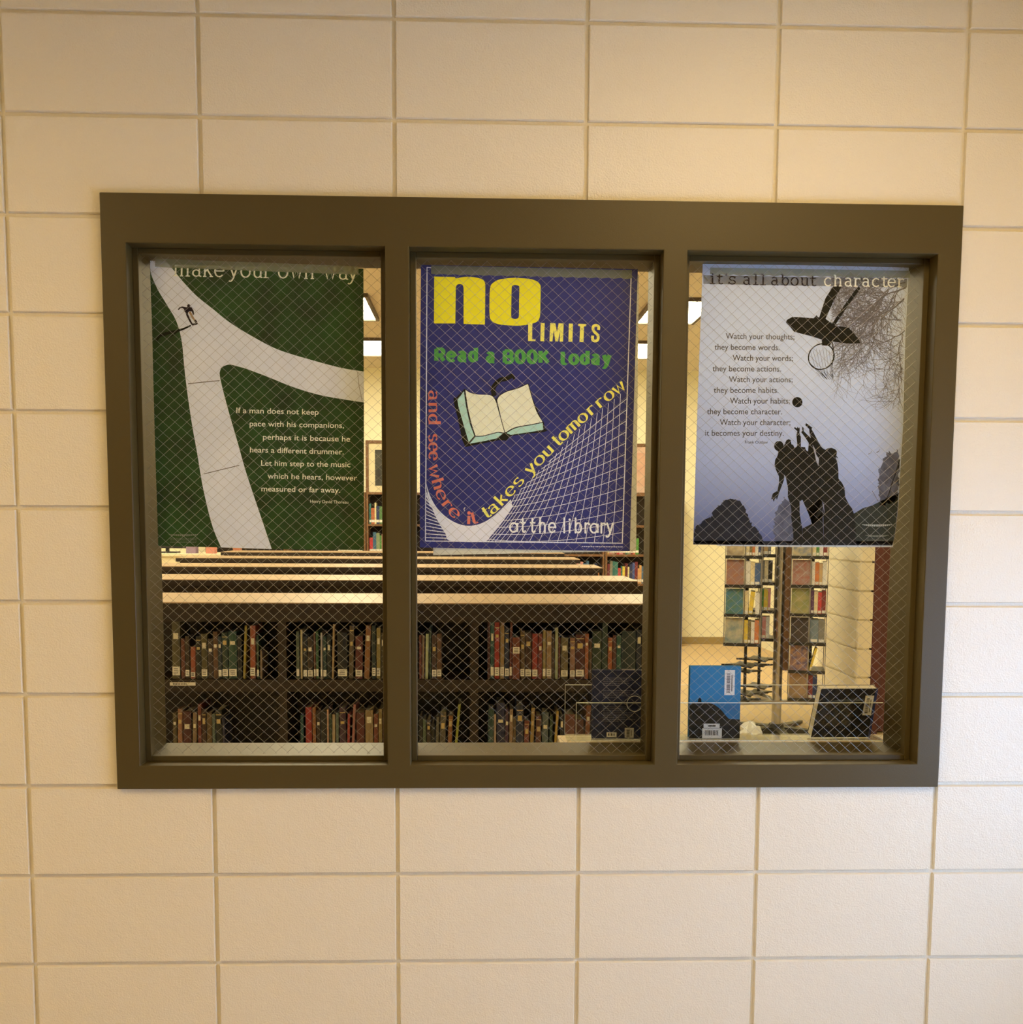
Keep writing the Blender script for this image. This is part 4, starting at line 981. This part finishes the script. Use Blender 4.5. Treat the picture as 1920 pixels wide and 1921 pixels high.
for shape in ([(95, 965), (160, 968), (156, 1222), (212, 1225), (205, 1252), (92, 1250)], [(292, 968), (352, 970), (345, 1254), (285, 1252)],
              [(440, 970), (520, 972), (545, 1110), (572, 972), (650, 976), (640, 1260), (588, 1258), (594, 1090), (560, 1258), (520, 1256), (494, 1080), (474, 1257), (428, 1255)],
              [(732, 976), (796, 978), (788, 1262), (724, 1260)], [(880, 980), (1005, 985), (1002, 1020), (970, 1018), (962, 1268), (898, 1265), (908, 1015), (878, 1013)]):
    pr.poly([kl(*p) for p in shape], M_YEL2)
S_ = spline([(1195, 1075), (1200, 1030), (1165, 1005), (1120, 1015), (1110, 1060), (1135, 1110), (1175, 1145), (1192, 1190), (1180, 1235), (1140, 1250), (1105, 1230), (1105, 1165)], 5)
pr.line([kl(*p) for p in S_], 5.2, M_YEL2)
pr.build('headline', t, o)
pr = Print(PYL); pr.lay = 2
for wd, x, y, adv in (('Read', 814.5, 680.5, (22, 21, 20.5, 21)), ('a', 911, 682, (20,)), ('BOOK', 943, 683.5, (22, 22.5, 22.5, 22)), ('today', 1048, 685, (18.5, 21, 21, 20, 20))):
    for ch, w_ in zip(wd, adv):
        up = ch.isupper(); sx = (w_-6.8)/.78
        glyph(pr, ch, x+3.2, y+(x-1000)*.004-3.0, 1, .006, sx, 16.5, M_GRN, 8.0, 5.4, serif=False); x += w_
pr.build('invitation', t, o)
pr = Print(PYL); pr.lay = 2
kb = lambda x, y: (780+x*.1198, 690+y*.1198)
pr.poly([kb(*p) for p in [(595, 470), (640, 465), (760, 335), (780, 335), (860, 385), (1000, 420), (1160, 420), (1210, 440), (1260, 490), (1320, 420), (1430, 360), (1600, 310), (1740, 250), (1775, 250), (1830, 470), (1960, 780), (2010, 855), (2025, 950), (2070, 985), (2000, 1010), (1700, 1040), (1480, 1070), (1420, 1140), (1300, 1135), (1100, 1175), (900, 1215), (780, 1240), (730, 1130), (660, 780), (600, 560)]], M_BLK)
pr.line([kb(*p) for p in spline([(1230, 440), (1215, 330), (1260, 250), (1330, 190), (1420, 170), (1530, 115)], 5)], 9, M_BLK, 8); pr.line([kb(1320, 160), kb(1330, 200)], 6, M_BLK); pr.line([kb(1500, 95), kb(1550, 180)], 4, M_BLK)
pr.layer()
lp = [(780, 345)]+spline([(800, 360), (880, 400), (1000, 420), (1130, 425), (1200, 445), (1240, 495)], 4)+spline([(1262, 545), (1320, 760), (1390, 1010)], 4)+spline([(1370, 1015), (1300, 1003), (1200, 1025), (1060, 1060), (945, 1068)], 4)+spline([(935, 1050), (880, 880), (820, 620), (780, 345)], 4)
pr.poly([kb(*p) for p in lp], M_CRM)
rp = spline([(1280, 500), (1320, 440), (1430, 375), (1600, 325), (1750, 258)], 4)+spline([(1762, 262), (1830, 500), (1900, 700), (1985, 840)], 4)+spline([(1980, 850), (1800, 885), (1600, 920), (1500, 955), (1420, 1005), (1402, 1005)], 4)+spline([(1400, 1000), (1340, 780), (1280, 520)], 4)
pr.poly([kb(*p) for p in rp], M_CRM)
pr.poly([kb(*p) for p in [(655, 505), (755, 368), (790, 610), (850, 880), (920, 1065), (832, 1165), (740, 850), (670, 600)]], M_MINT)
pr.poly([kb(*p) for p in [(845, 1188), (940, 1082), (1060, 1075), (1200, 1040), (1290, 1015), (1365, 1028), (1300, 1080), (1270, 1105), (1060, 1150)]], M_MINT)
pr.poly([kb(*p) for p in [(1425, 1022), (1510, 970), (1600, 935), (1800, 900), (1990, 862), (2000, 970), (1800, 1005), (1490, 1050)]], M_MINT)
pr.build('printed_book', t, o)
pr = Print(PYL); pr.lay = 2
BASE = [(804.5, 722), (804.5, 800), (805.5, 865), (809, 897), (817, 924), (829, 947), (846, 967), (866, 980), (884, 983), (905, 977), (930, 961), (955, 936), (985, 903), (1020, 867), (1060, 826), (1100, 789), (1140, 755), (1185, 720)]
bs = spline(BASE, 10); cum = [0]
for a, b in zip(bs, bs[1:]): cum.append(cum[-1]+math.hypot(b[0]-a[0], b[1]-a[1]))
def at(s):
    for i in range(len(cum)-1):
        if cum[i+1] >= s:
            f = (s-cum[i])/max(1e-6, cum[i+1]-cum[i]); p = tuple(bs[i][k]+(bs[i+1][k]-bs[i][k])*f for k in (0, 1))
            dx, dy = bs[i+1][0]-bs[i][0], bs[i+1][1]-bs[i][1]; d = math.hypot(dx, dy); return p, dx/d, dy/d
    return bs[-1], 1, 0
def s_of_y(y): return next(c for c, p in zip(cum, bs) if p[1] >= y)
def s_of_x(x): return next(c for c, p in zip(cum, bs) if p[0] >= x and c > 200)
def on_curve(word, s0, s1, m):
    n = len(word); wd = [1.25 if c in 'mw' else (.62 if c in 'it' else 1.0) for c in word]; tot = sum(wd); L = (s1-s0); s = s0
    for c, w_ in zip(word, wd):
        cell = L*w_/tot; sx = cell*.88/.84 if c not in 'it' else cell*1.25
        (x, y), ax, ay = at(s+cell*.5)
        off = cell*.5 if c not in 'it' else cell*.5
        glyph(pr, c, x-ax*off, y-ay*off, ax, ay, sx, 15.5, m, 5.4, 1.0, serif=False); s += cell
on_curve('and', s_of_y(729), s_of_y(796), M_SAL); on_curve('see', s_of_y(808), s_of_y(861), M_SAL)
on_curve('where', s_of_y(871), s_of_x(858), M_SAL); on_curve('it', s_of_x(873), s_of_x(897), M_SAL)
on_curve('takes', s_of_x(911), s_of_x(988), M_YEL2); on_curve('you', s_of_x(992), s_of_x(1040), M_YEL2); on_curve('tomorrow', s_of_x(1045), s_of_x(1175), M_YEL2)
M_MOON = mat('moon_print', (.60, .60, .66), rough=.4)
pr.line([(873, 952), (870.5, 955), (872, 958.5)], 2.0, M_MOON, 1.2)
pr.build('curved_line', t, o)
pr = Print(PYL); pr.lay = 4
M_WHT2 = mat('white_lettering', (.95, .99, 1.0), rough=.4)
LIB = {'a': 957, 't': 977}
for ch, x in zip('at the library', [956, 977, 0, 995, 1011, 1029, 0, 1052, 1062, 1078, 1095, 1107, 1125, 1137.5]):
    if ch == ' ': continue
    y = 998+(x-956)*.010
    if ch == 'a':
        pr.line([(x+8+7*math.cos(A)*1.0, y-8.5+8.5*math.sin(A)) for A in [2*math.pi*k/16 for k in range(17)]], 3.2, M_WHT2); pr.line([(x+15, y-17), (x+15, y)], 3.4, M_WHT2)
    else: glyph(pr, ch, x, y, 1, .008, {'t': 12.5, 'r': 15}.get(ch, 17.5), 18.2, M_WHT2, 3.4, 3.1, serif=False)
pr.build('closing_line', t, o)
pr = Print(PYL); pr.lay = 3; r = random.Random(3); x = 1092
while x < 1165:
    e = r.uniform(1.5, 5); pr.rect(x, 1024.5+(x-1092)*.01, x+e, 1026+(x-1092)*.01, M_WHT); x += e+1.1
pr.build('fine_print', t, o)
pr = Print(PYL-.0009); tape(pr, 809, 498, 1186, 506.5, 15.5, M_TAPE, True)

# --- the white sheet hung behind the blue poster, and one added for the grey poster's lit paper edge
P2b = [(812, 520), (1199, 515), (1197, 700), (1195, 900), (1194, 1034), (1000, 1037.5), (813, 1041.5)]
t, o = poster_root('plain white back of a sheet hanging behind the blue reading poster', P2b, PYL+.004)
pr = Print(PYL+.004); sheet(pr, P2b, M_PAPER, t, o)
P3b = [(1345, 520), (1695, 520), (1686, 800), (1676, 1026.5), (1500, 1026.5), (1345, 1024)]
t, o = poster_root('added white sheet giving the grey basketball poster its lit lower edge', P3b, PYL+.004)
pr = Print(PYL+.004); sheet(pr, P3b, M_PAPER, t, o)

# --- poster: basketball
M_SKY = mat('grey_sky_print', (.52, .53, .55), rough=.4)
nt = M_SKY.node_tree; b = nt.nodes['Principled BSDF']; tc = nt.nodes.new('ShaderNodeTexCoord'); sp = nt.nodes.new('ShaderNodeSeparateXYZ'); cr = nt.nodes.new('ShaderNodeValToRGB')
mr = nt.nodes.new('ShaderNodeMapRange'); mr.inputs['From Min'].default_value = 0.0; mr.inputs['From Max'].default_value = 0.63
nt.links.new(tc.outputs['Object'], sp.inputs[0]); nt.links.new(sp.outputs[2], mr.inputs[0]); nt.links.new(mr.outputs[0], cr.inputs[0]); nt.links.new(cr.outputs[0], b.inputs['Base Color'])
cr.color_ramp.elements[0].color = (.12, .14, .27, 1); cr.color_ramp.elements[0].position = .02
cr.color_ramp.elements[1].color = (.64, .72, .86, 1); cr.color_ramp.elements[1].position = .62
e = cr.color_ramp.elements.new(.30); e.color = (.42, .49, .68, 1)
P3 = [(1319, 494), (1500, 497), (1706, 502), (1699, 640), (1695, 800), (1690, 880), (1686, 950), (1680, 1000), (1675, 1023.5), (1480, 1023), (1301, 1021.5), (1309, 760)]
t, o = poster_root('pale grey poster of basketball players under a hoop, in the third light', P3, PYL)
pr = Print(PYL); sheet(pr, P3, M_SKY, t, o)
M_DK = mat('silhouette_print', (.014, .013, .010), rough=.45); M_DK2 = mat('tree_print', (.018, .019, .024), rough=.45, color2=(.03, .032, .04), nscale=60); M_TW = mat('twig_print', (.16, .145, .14), rough=.45); M_HILL = mat('hill_print', (.030, .036, .026), rough=.45)
M_MIDT = mat('far_tree_print', (.075, .08, .105), rough=.45, color2=(.14, .15, .20), nscale=50)
# tree branches
pr.layer(); pr.step = .0004; r = random.Random(21)
def branch(x, y, ang, L, w, dep):
    pts = [(x, y)]; a = ang
    n = max(2, int(L/7))
    for k in range(n):
        a += r.uniform(-.28, .28); x += math.cos(a)*L/n; y += math.sin(a)*L/n
        lim = 1703-(y-500)*.03
        if x > lim or y < 512 or y > 775 or x < 1558: break
        pts.append((x, y))
        if dep > 0 and r.random() < .62:
            branch(x, y, a+r.choice((-1, 1))*r.uniform(.4, 1.1), L*r.uniform(.42, .72), w*.62, dep-1)
    if len(pts) > 1: pr.line(pts, w, M_TW, w*.5)
for (x, y, a, L, w) in ((1700, 518, math.radians(185), 110, 2.4), (1699, 530, math.radians(170), 130, 2.6), (1650, 515, math.radians(100), 60, 1.6), (1700, 540, math.radians(150), 120, 3.6), (1697, 560, math.radians(140), 150, 3.2), (1692, 600, math.radians(175), 95, 2.2), (1698, 620, math.radians(130), 110, 2.4), (1690, 660, math.radians(150), 70, 1.8), (1694, 690, math.radians(120), 80, 2.0), (1690, 640, math.radians(110), 120, 2.2), (1668, 545, math.radians(130), 90, 2.4), (1640, 540, math.radians(140), 60, 1.8)):
    branch(x, y, a, L, w*.8, 3)
pr.build('printed_branches', t, o)
pr = Print(PYL); pr.lay = 3
pr.poly([(1475, 605), (1477, 600), (1487, 594.5), (1500, 595), (1527, 597), (1533, 591), (1535, 595), (1548, 597), (1560, 606), (1566, 611), (1593, 614.5), (1601, 624), (1610, 634), (1615, 643), (1600, 645), (1575, 642.5), (1545, 638), (1520, 630), (1500, 625), (1490, 622), (1483, 613)], M_DK)
pr.poly([(1563.5, 537), (1580, 537), (1566, 562), (1549, 599), (1537, 597), (1549, 560)], M_DK); pr.poly([(1612, 538), (1615, 541), (1590, 576), (1566, 612), (1561, 608), (1585, 572), (1606, 543)], M_DK)
pr.poly([(1542, 636), (1562, 640), (1557, 649), (1543, 648)], M_DK)
el = [(1541.5+24.5*math.cos(A)*.98+3.0*math.sin(A), 669+23.5*math.sin(A)-5*math.cos(A)) for A in [2*math.pi*k/30 for k in range(31)]]
pr.line(el, 2.1, M_DK); pr.line([(1562, 642), (1565, 662), (1564, 672)], 1.6, M_DK)
r = random.Random(7)
for k in range(9):
    A = math.radians(10+18*k); x, y = 1541.5+23*math.cos(A), 669+22*math.sin(A)-4*math.cos(A)
    pr.line([(x, y), (1550+12*math.cos(A)+r.uniform(-3, 3), 695+8*math.sin(A)), (1556+10*math.cos(A)+r.uniform(-3, 3), 708+4*math.sin(A))], .7, M_DK)
for k in range(7):
    pr.line([(1520+6*k, 655+r.uniform(-4, 4)), (1530+5*k, 690+r.uniform(-3, 3))], .45, M_DK); pr.line([(1532+5*k, 696+r.uniform(-2, 2)), (1545+4*k+r.uniform(-6, 6), 706)], .5, M_DK)
pr.disc(1496.5, 754.5, 9.6, M_DK, 28)
pr.build('printed_hoop_and_ball', t, o)
pr = Print(PYL); pr.lay = 1
r = random.Random(12)
def ragged(pts, amp, step=3.0):
    out = []
    for a, b in zip(pts, pts[1:]+pts[:1]):
        L = math.hypot(b[0]-a[0], b[1]-a[1]); n = max(1, int(L/step))
        for k in range(n): out.append((a[0]+(b[0]-a[0])*k/n+r.uniform(-amp, amp), min(1021.5, a[1]+(b[1]-a[1])*k/n+r.uniform(-amp, amp))))
    return out
pr.poly([(1302.5, 1014), (1440, 1015), (1676, 1015), (1675, 1023), (1480, 1022.6), (1301.5, 1021.2)], M_DK2)
pr.poly(ragged([(1305, 988), (1315, 982), (1323, 974), (1335, 971), (1339, 959), (1350, 947), (1361, 938), (1374, 935), (1390, 940), (1399, 954), (1405, 971), (1411, 984), (1423, 994), (1430, 1008), (1434, 1020), (1370, 1021), (1303, 1020)], 2.0, 2.5), M_DK2)
pr.poly(ragged([(1455, 962), (1464, 944), (1474, 934), (1484, 940), (1490, 960), (1492, 1018), (1455, 1018), (1452, 1000), (1452, 980)], 2.6, 2.2), M_MIDT)
pr.poly(ragged([(1652, 952), (1650, 935), (1648, 905), (1650, 880), (1660, 858), (1667, 846), (1675, 850), (1684, 843), (1688, 850), (1686, 935)], 2.6, 2.2), M_MIDT)
pr.poly([(1600, 965), (1620, 953), (1635, 949), (1666, 934), (1686, 926), (1685, 950), (1679.5, 1000), (1675.5, 1021), (1560, 1021), (1560, 985)], M_HILL)
for x, y in ((1634, 850), (1649, 847)): pr.line([(x-4, y+2), (x, y), (x+2, y-4)], 1.6, M_TW, .7)
pr.line([(1637, 921), (1648, 940)], 1.2, M_TW)
pr.build('printed_trees', t, o)
pr = Print(PYL); pr.lay = 3
kp = lambda x, y: (1430+x*.1353, 780+y*.1353)
pr.disc(*kp(236, 420), 9.0, M_DK, 22, 9.6)
body = [(215, 480), (300, 430), (318, 385), (340, 340), (372, 323), (400, 340), (410, 395), (432, 402), (455, 448), (482, 428), (492, 400), (484, 330), (478, 270), (492, 215), (440, 168), (460, 158), (484, 176), (495, 150), (506, 174), (522, 160), (524, 195), (520, 235), (540, 290), (540, 430), (600, 436), (612, 478), (640, 495), (645, 430), (650, 380), (600, 300), (545, 228), (560, 212), (558, 150), (576, 160), (582, 215), (680, 312), (660, 232), (656, 185), (590, 118), (610, 122), (606, 98), (640, 120), (690, 160), (702, 155), (688, 186), (716, 232), (762, 320), (792, 380), (832, 440), (880, 472), (920, 448), (970, 445), (1022, 468), (1042, 500), (1032, 552), (1060, 592), (1022, 572), (1046, 650), (1060, 742), (1062, 870), (1112, 932), (1146, 1000), (1156, 1130), (1200, 1212), (1252, 1292), (1282, 1370), (1300, 1500), (1300, 1790), (860, 1790), (850, 1330), (830, 1190), (700, 1510), (650, 1370), (612, 1280), (562, 1165), (522, 1188), (524, 1350), (545, 1480), (560, 1560), (560, 1790), (440, 1790), (432, 1600), (405, 1400), (410, 1320), (395, 1220), (358, 1122), (362, 1000), (346, 930), (332, 850), (310, 812), (306, 890), (272, 980), (242, 1060), (226, 1110), (206, 1168), (198, 1130), (182, 1152), (162, 1195), (150, 1150), (130, 1160), (136, 1130), (150, 1080), (215, 1040), (238, 930), (236, 840), (200, 760), (176, 680), (184, 610), (214, 560), (228, 510)]
pr.poly([kp(*p) for p in body], M_DK)
pr.poly([kp(*p) for p in [(690, 1500), (840, 1330), (860, 1790), (560, 1790), (562, 1562)]], M_DK)
pr.poly([kp(*p) for p in [(640, 1300), (830, 1100), (850, 1400), (700, 1520)]], M_DK)
pr.layer(); M_SLIT = mat('pale_gap_print', (.40, .41, .46), rough=.4)
pr.poly([kp(*p) for p in [(700, 398), (742, 468), (752, 535), (792, 600), (784, 702), (752, 625), (735, 540)]], M_SLIT)
pr.poly([kp(*p) for p in [(838, 1185), (858, 1230), (872, 1360), (850, 1280)]], mat('pale_gap_print_low', (.24, .25, .34), rough=.4))
pr.build('printed_players', t, o)
pr = Print(PYL); pr.lay = 8.2
typed(pr, "it's all about ", [1330, 1344, 1356, 1367, 0, 1394.5, 1411, 1425, 0, 1447, 1466.5, 1484, 1503, 1519, 0], 532.3, .0195, 18, 14.5, mat('dark_type_print', (.03, .022, .028), rough=.45), 2.7, 1.8)
typed(pr, 'character', [1546.5, 1565, 1585, 1601, 1618, 1636.5, 1653, 1666, 1683], 536, .0155, 18.5, 15.0, mat('pale_type_print', (.98, .98, .84), rough=.45), 2.9, 2.0)
pr.build('headline', t, o)
pr = Print(PYL); pr.lay = 4
M_INK = mat('grey_ink', (.085, .08, .085), rough=.45)
for s_, x0, y0, x1, y1 in (('Watch your thoughts;', 1362, 635.5, 1491, 637), ('they become words.', 1341, 656, 1463, 657), ('Watch your words;', 1375, 676.5, 1488, 677.3), ('they become actions.', 1337, 696.5, 1466, 697), ('Watch your actions;', 1368, 716.6, 1487.5, 717.2), ('they become habits.', 1339.5, 736.8, 1461, 737.2), ('Watch your habits;', 1370, 757, 1482.5, 757.2), ('they become character.', 1327, 777, 1468, 777.3), ('Watch your character;', 1351, 797.3, 1483.5, 797.6), ('it becomes your destiny.', 1323.5, 817.4, 1471, 817.6)):
    pr.text(s_, x0, y0, x1, y1, 10.6, M_INK, .004)
pr.text('Frank Outlaw', 1398, 832, 1441, 832.3, 5.4, M_INK)
pr.build('quotation', t, o)
pr = Print(PYL); pr.lay = 5; small_mark(pr, 1646, 986, 56, mat('light_mark', (.46, .48, .42), rough=.5), 0); small_mark(pr, 1646, 1006, 44, M_MARK, 2); pr.build('printed_mark', t, o)
pr = Print(PYL-.0009); tape(pr, 1333, 502, 1708, 508, 12.5, M_TAPE, True)
pr = Print(PYL-.00018); tape(pr, 1320, 516, 1702, 523, 16.5, M_TAPE2, False, 'tape')
